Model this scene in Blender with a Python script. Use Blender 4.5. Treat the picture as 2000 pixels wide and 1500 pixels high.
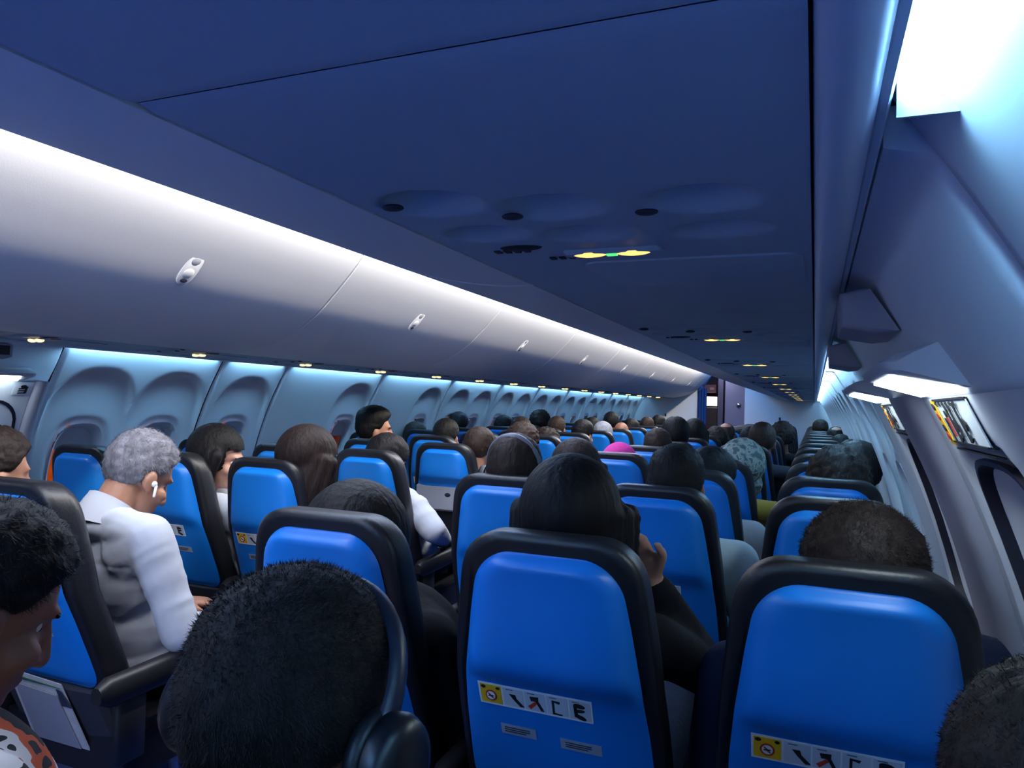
import bpy, bmesh, math, random
import numpy as np
from mathutils import Vector, Matrix, noise

random.seed(7); RNG = np.random.default_rng(7)
for o in list(bpy.data.objects): bpy.data.objects.remove(o)
SC = bpy.context.scene
COL = SC.collection

# ------------------------------------------------------------------ camera
F_PX, YAW, PITCH, ROLL, CAMZ = 1428.6, .393, .0256, .0298, 1.38
cd = bpy.data.cameras.new('camera'); cam = bpy.data.objects.new('camera', cd); COL.objects.link(cam)
cd.sensor_width = 36; cd.sensor_fit = 'HORIZONTAL'; cd.lens = F_PX / 2000 * 36; cd.clip_start = .02
fw = Vector((-math.sin(YAW) * math.cos(PITCH), math.cos(YAW) * math.cos(PITCH), math.sin(PITCH)))
r0 = Vector((math.cos(YAW), math.sin(YAW), 0)); u0 = r0.cross(fw)
Rr = math.cos(ROLL) * r0 + math.sin(ROLL) * u0; Uu = math.cos(ROLL) * u0 - math.sin(ROLL) * r0
cam.matrix_world = Matrix(((Rr.x, Uu.x, -fw.x, 0), (Rr.y, Uu.y, -fw.y, 0), (Rr.z, Uu.z, -fw.z, CAMZ), (0, 0, 0, 1)))
SC.camera = cam

# ------------------------------------------------------------------ world, lights, exposure
W = bpy.data.worlds.new('world'); SC.world = W; W.use_nodes = True
W.node_tree.nodes['Background'].inputs[0].default_value = (.01, .02, .06, 1)
W.node_tree.nodes['Background'].inputs[1].default_value = .3
vs = SC.view_settings
vs.view_transform = 'Standard'; vs.look = 'None'; vs.gamma = 1; vs.use_curve_mapping = False; vs.exposure = 0
SC.cycles.use_denoising = True
SC.cycles.max_bounces = 8; SC.cycles.diffuse_bounces = 5; SC.cycles.sample_clamp_indirect = 4
SC.cycles.caustics_reflective = False; SC.cycles.caustics_refractive = False

def area(name, loc, direction, size, size_y, energy, color, xaxis=(0, 1, 0)):
    l = bpy.data.lights.new(name, 'AREA'); l.shape = 'RECTANGLE'; l.size = size; l.size_y = size_y
    l.energy = energy; l.color = color
    o = bpy.data.objects.new(name, l); COL.objects.link(o)
    z = -Vector(direction).normalized(); x = Vector(xaxis).normalized(); y = z.cross(x).normalized(); x = y.cross(z)
    o.matrix_world = Matrix(((x.x, y.x, z.x, loc[0]), (x.y, y.y, z.y, loc[1]), (x.z, y.z, z.z, loc[2]), (0, 0, 0, 1)))
    return o
LENS_STRENGTH = 56.0
EXIT_STRENGTH = 16.0
CABIN_MID = -1.397
# pinkish white cove lamps along the top of the right hand bins, washing the left hand bins
area('cove_lamp', (-1.27, 4.6, 2.27), (-.85, 0, -.5), 15.0, .05, 255, (1, .85, .58))
# blue mood light along the ceiling over the aisle
area('mood_lamp', (-1.40, 5.2, 2.20), (0, 0, -1), 16.0, .30, 115, (.06, .38, 1))
# added blue fill, unseen behind the camera, brightens seat backs and bin undersides
area('rear_fill_lamp', (-1.40, -2.4, 2.15), (0, .75, -.65), 2.2, .4, 60, (.10, .42, 1), (1, 0, 0))

# ------------------------------------------------------------------ helpers
def lin(h):
    if isinstance(h, str):
        c = [int(h[i:i + 2], 16) / 255 for i in (0, 2, 4)]
    else: c = h
    return tuple((x / 12.92 if x <= .04045 else ((x + .055) / 1.055) ** 2.4) for x in c)

def mat(name, col, rough=.6, metal=0, emit=None, es=0, bump=0, bscale=60, var=0, vscale=8, spec=.5, sample=True, stretch=None, coat=0):
    m = bpy.data.materials.new(name); m.use_nodes = True
    nt = m.node_tree; b = nt.nodes['Principled BSDF']
    c = lin(col); b.inputs['Base Color'].default_value = (*c, 1)
    b.inputs['Roughness'].default_value = rough; b.inputs['Metallic'].default_value = metal
    b.inputs['Specular IOR Level'].default_value = spec; b.inputs['Coat Weight'].default_value = coat
    if emit is not None:
        b.inputs['Emission Color'].default_value = (*emit, 1); b.inputs['Emission Strength'].default_value = es
        if not sample: m.cycles.emission_sampling = 'NONE'
    if bump or var:
        tc = nt.nodes.new('ShaderNodeTexCoord'); mp = nt.nodes.new('ShaderNodeMapping')
        nt.links.new(tc.outputs['Object'], mp.inputs['Vector'])
        if stretch: mp.inputs['Scale'].default_value = stretch
    if var:
        n = nt.nodes.new('ShaderNodeTexNoise'); n.inputs['Scale'].default_value = vscale; n.inputs['Detail'].default_value = 5
        nt.links.new(mp.outputs[0], n.inputs['Vector'])
        r = nt.nodes.new('ShaderNodeValToRGB'); r.color_ramp.elements[0].position = .3; r.color_ramp.elements[1].position = .7
        r.color_ramp.elements[0].color = (*[x * (1 - var) for x in c], 1)
        r.color_ramp.elements[1].color = (*[min(1, x * (1 + var)) for x in c], 1)
        nt.links.new(n.outputs['Fac'], r.inputs['Fac']); nt.links.new(r.outputs[0], b.inputs['Base Color'])
    if bump:
        n = nt.nodes.new('ShaderNodeTexNoise'); n.inputs['Scale'].default_value = bscale; n.inputs['Detail'].default_value = 4
        nt.links.new(mp.outputs[0], n.inputs['Vector'])
        bp = nt.nodes.new('ShaderNodeBump'); bp.inputs['Strength'].default_value = bump; bp.inputs['Distance'].default_value = .01
        nt.links.new(n.outputs['Fac'], bp.inputs['Height']); nt.links.new(bp.outputs[0], b.inputs['Normal'])
    return m

ORD = ['first', 'second', 'third', 'fourth', 'fifth', 'sixth', 'seventh', 'eighth', 'ninth', 'tenth', 'eleventh', 'twelfth', 'thirteenth', 'fourteenth', 'fifteenth', 'sixteenth', 'seventeenth']

class MB:
    def __init__(s): s.v = []; s.f = []; s.m = []
    def add(s, v, f, mi=0):
        o = len(s.v); s.v += [tuple(map(float, p)) for p in v]; s.f += [tuple(i + o for i in q) for q in f]; s.m += [mi] * len(f); return s
    def box(s, c, d, mi=0, M=None, bev=0):
        x, y, z = [k / 2 for k in d]
        if bev:
            b = bev; rings = []
            for zz, ins in ((-z, b), (-z + b, 0), (z - b, 0), (z, b)):
                X, Y = x - ins, y - ins; k = b if ins == 0 else b * .4
                rings.append([(X, -Y + k, zz), (X, Y - k, zz), (X - k, Y, zz), (-X + k, Y, zz), (-X, Y - k, zz), (-X, -Y + k, zz), (-X + k, -Y, zz), (X - k, -Y, zz)])
            t = MB(); t.loft(rings); v, f = t.v, t.f
        else:
            v = [(a, b_, c_) for a in (-x, x) for b_ in (-y, y) for c_ in (-z, z)]
            f = [(0, 1, 3, 2), (4, 6, 7, 5), (0, 4, 5, 1), (2, 3, 7, 6), (0, 2, 6, 4), (1, 5, 7, 3)]
        out = []
        for p in v:
            p = Vector(p)
            if M is not None: p = M @ p
            out.append((p.x + c[0], p.y + c[1], p.z + c[2]))
        return s.add(out, f, mi)
    def loft(s, rings, mi=0, closed=True, cap0=True, cap1=True):
        n = len(rings[0]); v = [p for r in rings for p in r]; f = []
        for i in range(len(rings) - 1):
            for j in range(n if closed else n - 1):
                k = (j + 1) % n
                f.append((i * n + j, i * n + k, (i + 1) * n + k, (i + 1) * n + j))
        if cap0: f.append(tuple(range(n))[::-1])
        if cap1: f.append(tuple((len(rings) - 1) * n + j for j in range(n)))
        return s.add(v, f, mi)
    def grid(s, P, nu, nv, mi=0, keep=None):
        v = [P(i / nu, j / nv) for i in range(nu + 1) for j in range(nv + 1)]; f = []
        for i in range(nu):
            for j in range(nv):
                if keep and not keep((i + .5) / nu, (j + .5) / nv): continue
                a = i * (nv + 1) + j; f.append((a, a + nv + 1, a + nv + 2, a + 1))
        return s.add(v, f, mi)
    def ell(s, c, r, R=None, nu=18, nv=11, mi=0):
        v = [(0, 0, -1)]; f = []
        for j in range(1, nv):
            t = -math.pi / 2 + math.pi * j / nv
            for i in range(nu):
                a = 2 * math.pi * i / nu; v.append((math.cos(t) * math.cos(a), math.cos(t) * math.sin(a), math.sin(t)))
        v.append((0, 0, 1)); L = len(v) - 1
        for i in range(nu):
            k = (i + 1) % nu; f.append((0, 1 + k, 1 + i)); f.append((L, L - nu + i, L - nu + k))
            for j in range(nv - 2):
                a = 1 + j * nu; f.append((a + i, a + k, a + nu + k, a + nu + i))
        out = []
        for p in v:
            q = Vector((p[0] * r[0], p[1] * r[1], p[2] * r[2]))
            if R is not None: q = R @ q
            out.append(q + Vector(c))
        return s.add(out, f, mi)
    def cap(s, p0, p1, a, b, seg=12, mi=0, flat=1.0):
        p0 = Vector(p0); p1 = Vector(p1); d = p1 - p0; L = d.length
        z = d.normalized() if L > 1e-6 else Vector((0, 0, 1))
        x = z.orthogonal().normalized() if abs(z.x) > .9 else z.cross(Vector((1, 0, 0))).normalized(); y = z.cross(x)
        rings = []
        for k in range(1, 4):
            t = math.pi / 2 * k / 3; rings.append((-a * math.cos(t), a * math.sin(t)))
        for k in range(3, 0, -1):
            t = math.pi / 2 * k / 3; rings.append((L + b * math.cos(t), b * math.sin(t)))
        v = [p0 - z * a]; f = []
        for h, r in rings:
            for i in range(seg):
                w = 2 * math.pi * i / seg; v.append(p0 + z * h + (x * math.cos(w) * flat + y * math.sin(w)) * r)
        v.append(p1 + z * b); e = len(v) - 1; n = len(rings)
        for i in range(seg):
            k = (i + 1) % seg; f.append((0, 1 + k, 1 + i)); f.append((e, e - seg + i, e - seg + k))
            for j in range(n - 1):
                q = 1 + j * seg; f.append((q + i, q + k, q + seg + k, q + seg + i))
        return s.add(v, f, mi)
    def prism(s, prof, y0, y1, mi=0):          # closed XZ profile extruded along Y
        return s.loft([[(x, y0, z) for x, z in prof], [(x, y1, z) for x, z in prof]], mi)
    def mesh(s, name, mats, smooth=True, ang=38):
        me = bpy.data.meshes.new(name); me.from_pydata(s.v, [], s.f)
        for m in (mats if isinstance(mats, (list, tuple)) else [mats]): me.materials.append(m)
        if any(s.m): me.polygons.foreach_set('material_index', s.m)
        bm = bmesh.new(); bm.from_mesh(me); bmesh.ops.recalc_face_normals(bm, faces=bm.faces[:]); bm.to_mesh(me); bm.free()
        if smooth:
            me.shade_smooth(); me.set_sharp_from_angle(angle=math.radians(ang))
        return me
    def build(s, name, mats, parent=None, smooth=True, ang=38, loc=(0, 0, 0)):
        return link(name, s.mesh(name, mats, smooth, ang), parent, loc)

def link(name, me, parent=None, loc=(0, 0, 0)):
    o = bpy.data.objects.new(name, me); COL.objects.link(o); o.location = loc
    if parent is not None: o.parent = parent
    return o
def tag(o, label, cat=None, group=None, kind=None):
    o['label'] = label
    if cat: o['category'] = cat
    if group: o['group'] = group
    if kind: o['kind'] = kind
    return o
def thing(name, label, cat, loc=(0, 0, 0), group=None, kind=None):
    o = bpy.data.objects.new(name, None); COL.objects.link(o); o.location = loc; o.empty_display_size = .1
    return tag(o, label, cat, group, kind)
def struct(o, label): return tag(o, label, kind='structure')
def sstep(a, b, x):
    t = min(1, max(0, (x - a) / (b - a))); return t * t * (3 - 2 * t)
def interp(x, pts):
    if x <= pts[0][0]: return pts[0][1]
    for (a, b), (c, d) in zip(pts, pts[1:]):
        if x <= c: return b + (d - b) * (x - a) / (c - a)
    return pts[-1][1]

# ------------------------------------------------------------------ materials
M_PANEL = mat('cabin panel', 'd9dce6', .55, bump=.03, bscale=350, spec=.3)
M_BIN = mat('bin panel', 'e2e4ea', .5, bump=.03, bscale=300, spec=.3)
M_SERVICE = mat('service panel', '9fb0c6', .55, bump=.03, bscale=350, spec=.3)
M_GAP = mat('dark gap', '1a1e2c', .8)
M_RAIL = mat('rail', 'c9d2e6', .3, spec=.6)
M_LENS = mat('sidewall lamp lens', 'ffffff', .4, emit=(.30, .68, 1), es=LENS_STRENGTH)
M_LENS_FAR = mat('sidewall lamp lens right', 'ffffff', .4, emit=(.34, .70, 1), es=92)
M_EXITLENS = mat('exit lamp lens', 'ffffff', .4, emit=(.75, .92, 1), es=EXIT_STRENGTH)
M_PILLAR = mat('exit pillar', 'a5a4b4', .6, bump=.03, bscale=200)
M_BLUE = mat('blue seat shell', '1278d6', .38, bump=.02, bscale=500, spec=.45)
M_LEATHER = mat('dark leather', '15161d', .42, bump=.08, bscale=160, spec=.5)
M_POCKET = mat('dark seat pocket', '2b2d3a', .7, bump=.1, bscale=300)
M_ARM = mat('black armrest', '15161b', .5)
M_GREY = mat('grey plastic', '9aa0ae', .5)
M_METAL = mat('seat frame metal', '8d93a0', .35, metal=.8)
M_WHITE = mat('white print', 'e8ecf2', .5)
M_GREYLABEL = mat('grey label', '8f9bb0', .6)
M_YELLOW = mat('yellow print', 'e8b21c', .5)
M_BLACK = mat('black print', '14151a', .6)
M_RED = mat('red print', 'b03020', .6)
M_AMBER = mat('amber sign lamp', 'ffcf60', .4, emit=(1, .58, .14), es=1.9, sample=False)
M_AMBER_LEFT = mat('amber sign lamp left', 'ffcf60', .4, emit=(1, .62, .20), es=4, sample=False)
M_GREEN = mat('green sign lamp', '40c060', .4, emit=(.1, .8, .2), es=1.2, sample=False)
M_FLOOR = mat('dark blue carpet', '1f3e88', .95, bump=.4, bscale=400, var=.2, vscale=60)
M_GLASS = bpy.data.materials.new('window glass'); M_GLASS.use_nodes = True
_b = M_GLASS.node_tree.nodes['Principled BSDF']; _b.inputs['Base Color'].default_value = (.75, .8, .85, 1)
_b.inputs['Roughness'].default_value = .04; _b.inputs['Transmission Weight'].default_value = 1; _b.inputs['IOR'].default_value = 1.45
M_SHADE = mat('window shade', 'c3c6d0', .6)
M_CURTAIN = mat('blue curtain', '1b4585', .8, bump=.15, bscale=120)
M_BROWN = mat('dark brown galley panel', '3a2428', .55)
M_MAUVE = mat('mauve galley panel', '6a617c', .5)
M_CHROME = mat('chrome', 'd8dce2', .15, metal=1)
M_NAVYBOX = mat('dark sign plate', '1b1a2a', .5)

# ------------------------------------------------------------------ cabin cross section
ZB = 1.56                                  # height of the bin underside
Y0, Y1 = -3.0, 13.35
R_SIDE = {1: 1.755, -1: 1.77}
def wx(side, z, off=0.0):                 # X of the side wall at height z, off = distance inwards
    R = R_SIDE[side] - off
    h = max(0.0, z - .6) if z > .6 else (.6 - z) * .35
    return CABIN_MID + side * math.sqrt(R * R - h * h)
def mir(side, x): return x if side > 0 else 2 * CABIN_MID - x

# floor
fl = MB(); fl.box((CABIN_MID, (Y0 + 16) / 2, -.03), (3.9, 16 - Y0, .06)); struct(fl.build('floor', M_FLOOR, smooth=False), 'dark blue cabin carpet under the seats')
# ceiling over the aisle: two cove curves and a centre panel
ce = MB()
prof = [(-2.55, 2.06), (-2.1, 2.26), (-1.75, 2.30), (-1.4, 2.32), (-1.05, 2.30), (-.7, 2.26), (-.25, 2.06)]
ce.prism(prof + [(x, z + .03) for x, z in prof[::-1]], Y0, 15.6); struct(ce.build('ceiling', M_PANEL), 'pale ceiling over the aisle between the bins')
# wall shells behind the lining panels
for side, nm in ((1, 'wall_right'), (-1, 'wall_left')):
    w = MB(); zs = np.linspace(0, 2.15, 40)
    rings = []
    for z in zs:
        a, b = wx(side, z, -.075), wx(side, z, -.095)
        rings.append([(a, Y0, z), (a, Y1, z), (b, Y1, z), (b, Y0, z)])
    # window openings are left free at the windows: shell is split in strips below and above
    w.loft([r for r, z in zip(rings, zs) if z <= .83]); w.loft([r for r, z in zip(rings, zs) if z >= 1.27])
    holes = sorted(({1: [-2.6, -2.1, -1.5, -1.0, -.35, .2, 1.10, 1.93, 2.7, 3.2, 3.8, 4.33, 4.85, 5.40], -1: [-2.6, -2.1, -1.5, -1.0, -.5, .05, .80, 1.70, 2.33, 2.755, 3.26, 4.33, 5.40]}[side]) + [5.65 + 1.075 * k + q for k in range(7) for q in (.30, .80)])
    ya = Y0
    for hc in holes + [Y1 + .19]:
        if hc - .19 > ya: w.loft([[(a, ya, z), (a, hc - .15, z), (b, hc - .15, z), (b, ya, z)] for z in (.80, 1.05, 1.34) for a, b in [(wx(side, z, -.075), wx(side, z, -.095))]])
        ya = hc + .15
    WALL = w.build(nm, M_GAP, smooth=False); struct(WALL, 'side wall of the cabin on the %s' % ('right' if side > 0 else 'left'))
    if side > 0: WALL_R = WALL
    else: WALL_L = WALL

# ------------------------------------------------------------------ lining panels with window scoops
WIN_Z, WIN_HW, WIN_HH = 1.055, .115, .168
def sup(y, z, hw, hh, n=3.0): return (abs(y / hw) ** n + abs(z / hh) ** n) ** (1 / n)
def lining(side, L, wins):
    zs0, zs1 = .12, 1.612
    nu, nv = int(L / .0125), 122
    g = .004
    def P(u, v):
        y = g + u * (L - 2 * g); z = zs0 + v * (zs1 - zs0); off = 0
        e = min(y - g, L - g - y); off -= .012 * (1 - sstep(0, .012, e))
        for c in wins:
            dy = y - c
            hw = .205 + .02 * sstep(1.45, 1.0, z)
            top = 1.475
            if z > 1.27: d = sup(dy, max(0, z - 1.27), hw, top - 1.27, 2.3)
            else: d = abs(dy) / hw
            off -= .020 * (1 - sstep(.93, 1.03, d)) * sstep(.95, 1.38, z)
            dw = sup(dy, z - WIN_Z, WIN_HW + .02, WIN_HH + .02)
            off -= .012 * (1 - sstep(.95, 1.12, dw))
        return (wx(side, z, off), y, z)
    def keep(u, v):
        y = g + u * (L - 2 * g); z = zs0 + v * (zs1 - zs0)
        return all(sup(y - c, z - WIN_Z, WIN_HW, WIN_HH) > 1 for c in wins)
    m = MB(); m.grid(P, nu, nv, keep=keep)
    return m.mesh('lining_panel', M_PANEL, ang=60)
LCACHE = {}
WINS = []
def panel(side, y0, y1, wins):
    key = (side, round(y1 - y0, 3), tuple(round(w - y0, 3) for w in wins))
    if key not in LCACHE: LCACHE[key] = lining(side, y1 - y0, [w - y0 for w in wins])
    link('lining_panel', LCACHE[key], WALL_R if side > 0 else WALL_L, (0, y0, 0))
    for w in wins: WINS.append((side, w))
    # lamp strip above this panel
    LAMPS.append((side, y0, y1))
LAMPS = []
segs_far = []
y = 5.65
while y < 13.3:
    segs_far.append((y, min(y + 1.075, 13.33), (y + .30, y + .80) if y + 1.0 < 13.33 else ())); y += 1.075
for a, b, w in [(2.10, 2.99, (2.33, 2.755)), (2.99, 3.50, (3.26,)), (3.50, 4.55, (4.33,)), (4.55, 5.65, (5.40,))] + segs_far: panel(-1, a, b, w)
for a, b, w in [(-2.90, -1.85, (-2.6, -2.1)), (-1.85, -.80, (-1.5, -1.0)), (-.80, .58, (-.35, .2)), (2.43, 3.50, (2.7, 3.2)), (3.50, 4.55, (3.8, 4.33)), (4.55, 5.65, (4.85, 5.40))] + segs_far: panel(1, a, b, w)
for a, b, w in [(-2.90, -1.85, (-2.6, -2.1)), (-1.85, -.80, (-1.5, -1.0)), (-.80, .30, (-.5, .05))]: panel(-1, a, b, w)

# windows: reveal ring, shade and pane, built once for each side
def ringpts(hw, hh, off, side, n=36):
    out = []
    for i in range(n):
        a = 2 * math.pi * i / n; c, s_ = math.cos(a), math.sin(a)
        y = hw * math.copysign(abs(c) ** (2 / 3), c); z = WIN_Z + hh * math.copysign(abs(s_) ** (2 / 3), s_)
        out.append((wx(side, z, off), y, z))
    return out
WM = {}
for side in (1, -1):
    f = MB(); f.loft([ringpts(WIN_HW + .006, WIN_HH + .006, -.008, side), ringpts(WIN_HW - .004, WIN_HH - .004, -.014, side), ringpts(WIN_HW - .02, WIN_HH - .022, -.05, side), ringpts(WIN_HW - .022, WIN_HH - .024, -.07, side)], cap0=False, cap1=False)
    WM[side, 'frame'] = f.mesh('window_frame', M_PANEL)
    for nm, zlow in (('closed', WIN_Z - WIN_HH), ('open', WIN_Z + .045)):
        s_ = MB()
        def P(u, v, zlow=zlow):
            z = WIN_Z + WIN_HH - .015 - v * (WIN_Z + WIN_HH - .015 - zlow - .01)
            hw = (WIN_HW - .015) * max(0.05, (1 - min(1, abs(z - WIN_Z) / WIN_HH) ** 3)) ** (1 / 3)
            return (wx(side, z, -.045), (2 * u - 1) * hw, z)
        s_.grid(P, 8, 14)
        v = list(s_.v); n = len(v); s_.add([(x + side * .004, y, z) for x, y, z in v], s_.f[:])
        WM[side, nm] = s_.mesh('window_shade', M_SHADE)
    p = MB(); p.loft([ringpts(WIN_HW - .021, WIN_HH - .023, -.062, side), ringpts(WIN_HW - .021, WIN_HH - .023, -.066, side)])
    WM[side, 'pane'] = p.mesh('window_pane', M_GLASS, smooth=False)
OPEN = {(-1, 2.33), (-1, 4.33)}
for i, (side, yc) in enumerate(WINS):
    r = bpy.data.objects.new('window_%d' % (i + 1), None); COL.objects.link(r); r.location = (0, yc, 0)
    sd = 'right' if side > 0 else 'left'
    o = (side, yc) in OPEN
    struct(r, ('rounded cabin window on the left wall with raised shade and orange glow outside' if o else 'rounded cabin window with lowered pale shade, on the %s wall' % sd))
    if not o: r['group'] = 'shaded windows on the %s wall' % sd
    link('window_frame', WM[side, 'frame'], r); link('window_shade', WM[side, 'open' if o else 'closed'], r); link('window_pane', WM[side, 'pane'], r)

# sidewall lamp strips
for side in (1, -1):
    n = 0; started = False; cnt = 0
    for sd, a, b in sorted(LAMPS, key=lambda q: q[1]):
        if sd != side: continue
        g = .05 if a > 2.5 else .012
        e = .10 if b < .7 else .05
        t = thing('sidewall_lamp', '', 'lamp', (0, 0, 0), 'lamp strips above the %s wall panels' % ('right' if side > 0 else 'left'))
        m = MB(); xa = wx(side, 1.575, .017)
        m.loft([[(xa, yy, 1.604), (xa + side * .0015, yy, 1.604), (xa + side * .0015, yy, 1.569), (xa, yy, 1.569)] for yy in (a + g, b - e)])
        m.build('lamp_lens', M_LENS_FAR if side > 0 and a > 2.4 else M_LENS, t, smooth=False)
        h = MB(); h.loft([[(xa - side * .006, yy, 1.612), (xa + side * .02, yy, 1.612), (xa + side * .02, yy, 1.608), (xa - side * .006, yy, 1.608)] for yy in (a + g, b - e)])
        for yy in (a + g - .006, b - e + .003): h.loft([[(xa, q, 1.556), (wx(side, 1.556, -.012), q, 1.556), (wx(side, 1.612, -.012), q, 1.612), (xa, q, 1.612)] for q in (yy, yy + .003)])  # end plates added to block lens light spilling past the strip ends
        h.build('lamp_housing', M_GREY, t, smooth=False)
        n += 1
        first = 2.0 if side < 0 else .0
        if b > first + .1:
            cnt = cnt + 1 if n > 1 and started else 1; started = True
            t['label'] = 'bright cyan-white lamp strip along the top of the %s wall, %s from the near end' % ('right' if side > 0 else 'left', ORD[cnt - 1])
        else: t['label'] = 'cyan-white lamp strip along the top of the %s wall behind the camera' % ('right' if side > 0 else 'left')

# rails and trims beside the bins
for side, nm in ((1, 'trim_1'), (-1, 'trim_2')):
    t = MB()
    pr = [(-.004, 1.562), (.000, 1.553), (.012, 1.549), (.024, 1.552), (.031, 1.562), (.031, 1.60), (-.004, 1.60)]
    t.prism([(mir(side, x), z) for x, z in pr], Y0, Y1); struct(t.build(nm, M_RAIL, ang=60), 'pale rail along the outer edge of the service panels, %s side' % ('right' if side > 0 else 'left'))
for side, nm in ((1, 'trim_3'), (-1, 'trim_4')):
    t = MB()
    xe = wx(side, 1.575, .019)
    pr = [(-.012, 1.590), (-.010, 1.572), (-.006, 1.566), (-.002, 1.565), (.0, 1.568), (.0, 1.605), (-.012, 1.605)]
    t.prism([(xe + side * x, z) for x, z in pr], Y0, Y1); struct(t.build(nm, M_RAIL), 'pale lip of the sidewall lamp trough, %s side' % ('right' if side > 0 else 'left'))
    t = MB(); t.box(((mir(side, .04)), (Y0 + Y1) / 2, 1.612), (.03, Y1 - Y0, .02)); struct(t.build('trim_%d' % (5 if side > 0 else 6), M_GAP, smooth=False), 'dark gap between bin and wall, %s side' % ('right' if side > 0 else 'left'))

# ------------------------------------------------------------------ overhead bins
BP = [(-.402, 1.560), (-.45, 1.5605), (-.50, 1.566), (-.55, 1.574), (-.60, 1.586), (-.65, 1.602), (-.70, 1.621), (-.74, 1.639), (-.78, 1.660), (-.82, 1.686), (-.86, 1.715), (-.90, 1.750), (-.94, 1.790), (-.985, 1.835), (-1.03, 1.882), (-1.07, 1.928), (-1.10, 1.970), (-1.115, 2.01), (-1.11, 2.05), (-1.06, 2.07)]
def latch_mesh(side):
    m = MB()
    c = Vector((mir(side, -.93), 0, 1.778)); tz = Vector((-.66 * side, 0, .75)).normalized(); ty = Vector((0, 1, 0)); n = Vector((-.75 * side, 0, -.66)).normalized()
    R = Matrix((ty, tz, n)).transposed()
    def ring(hw, hh, h, n_=28):
        return [c + R @ Vector((hw * math.cos(a) , hh * math.copysign(abs(math.sin(a)) ** .75, math.sin(a)), h)) for a in [2 * math.pi * i / n_ for i in range(n_)]]
    m.loft([ring(.033, .066, -.012), ring(.033, .066, .000), ring(.031, .064, .0015)], cap0=True, cap1=True)
    b1 = MB(); b1.ell(c + R @ Vector((0, .033, -.001)), (.023, .020, .004), R)
    b2 = MB(); b2.ell(c + R @ Vector((0, -.016, -.001)), (.024, .022, .006), R)
    b3 = MB(); b3.ell(c + R @ Vector((0, -.046, -.001)), (.021, .011, .0035), R)
    return m, b1, b2, b3
BINLEN = 1.455
SEAM0 = 1.04
for side in (1, -1):
    pr = [(mir(side, x), z) for x, z in BP] + [(mir(side, -.402), 2.07)]
    m = MB()
    # door with softly rounded ends
    def inset(k): 
        c = Vector((mir(side, -.65), 1.85)); out = []
        for x, z in pr:
            d = (c - Vector((x, z))); d = d.normalized() * k; out.append((x + d.x, z + d.y))
        return out
    L = BINLEN; g = .0025
    m.loft([[(x, yy, z) for x, z in inset(k)] for yy, k in ((g, .010), (g + .001, .004), (g + .005, 0), (L - g - .005, 0), (L - g - .001, .004), (L - g, .010))])
    door = m.mesh('bin_door', M_BIN, ang=30)
    lat = [x.mesh(nm, mt) for x, nm, mt in zip(latch_mesh(side), ('latch_plate', 'latch_dent', 'latch_button', 'latch_dent'), (M_BIN, M_SHADE, M_BIN, M_POCKET))]
    k = -2
    while SEAM0 + k * BINLEN < 13.2:
        a = SEAM0 + k * BINLEN; vis = k + (0 if side > 0 else 0)
        nm = ORD[k + 1] if k >= -1 else None
        lab = ('white overhead bin on the left side, %s from the near end of its row' % nm if side < 0 else 'overhead bin above the right seats, %s from the near end, its dark underside showing' % nm) if nm else 'overhead bin of the %s row behind the camera' % ('right' if side > 0 else 'left')
        t = thing('overhead_bin', lab, 'overhead bin', (0, a, 0), 'overhead bins on the %s' % ('right' if side > 0 else 'left'))
        o = link('bin_door', door, t)
        if a + BINLEN > Y1: o.scale = (1, (Y1 - .01 - a) / BINLEN, 1)
        if a + BINLEN / 2 < 13.2:
            lp = link('latch', lat[0], t, (0, BINLEN / 2, 0))
            for q, n2 in zip(lat[1:], ('latch_dent', 'latch_button', 'latch_dent')): link(n2, q, lp)
        k += 1

# ------------------------------------------------------------------ passenger service panels under the bins
def dents_for(side):
    # bowls (cx, cy, rx, ry, depth) in panel space: cy measured from the panel's near edge
    b = []
    for cx, y1, y2 in ((-.090, .31, .422), (-.225, .30, .407), (-.328, .258, .38)):
        b += [(cx, y1, .052, .044, .044), (cx + .002, y2, .049, .037, .040)]
    return b
DENTS = dents_for(1)
def psu_mesh(side, L, dents, nx, ny):
    m = MB()
    def P(u, v):
        x = -.398 + u * .392; yy = .0006 + v * (L - .0012); z = ZB
        e = min(yy, L - yy, .012) / .012
        z += .0022 * (1 - sstep(0, 1, e))
        for cx, cy, rx, ry, d in dents:
            r = math.hypot((x - cx) / rx, (yy - cy) / ry)
            if r < 1.15:
                rx2 = (x - cx) / rx
                z += d * (1 - sstep(.55, 1.0, r)) * (1 - .45 * rx2)
        return (mir(side, x), yy, z)
    m.grid(P, nx, ny)
    # flat upper side so that the panel has depth
    x0, x1 = mir(side, -.398), mir(side, -.006)
    m.add([(x0, .002, 1.60), (x1, .002, 1.60), (x1, L - .002, 1.60), (x0, L - .002, 1.60)], [(0, 1, 2, 3)])
    return m.mesh('service_panel', M_SERVICE, ang=80)
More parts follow.
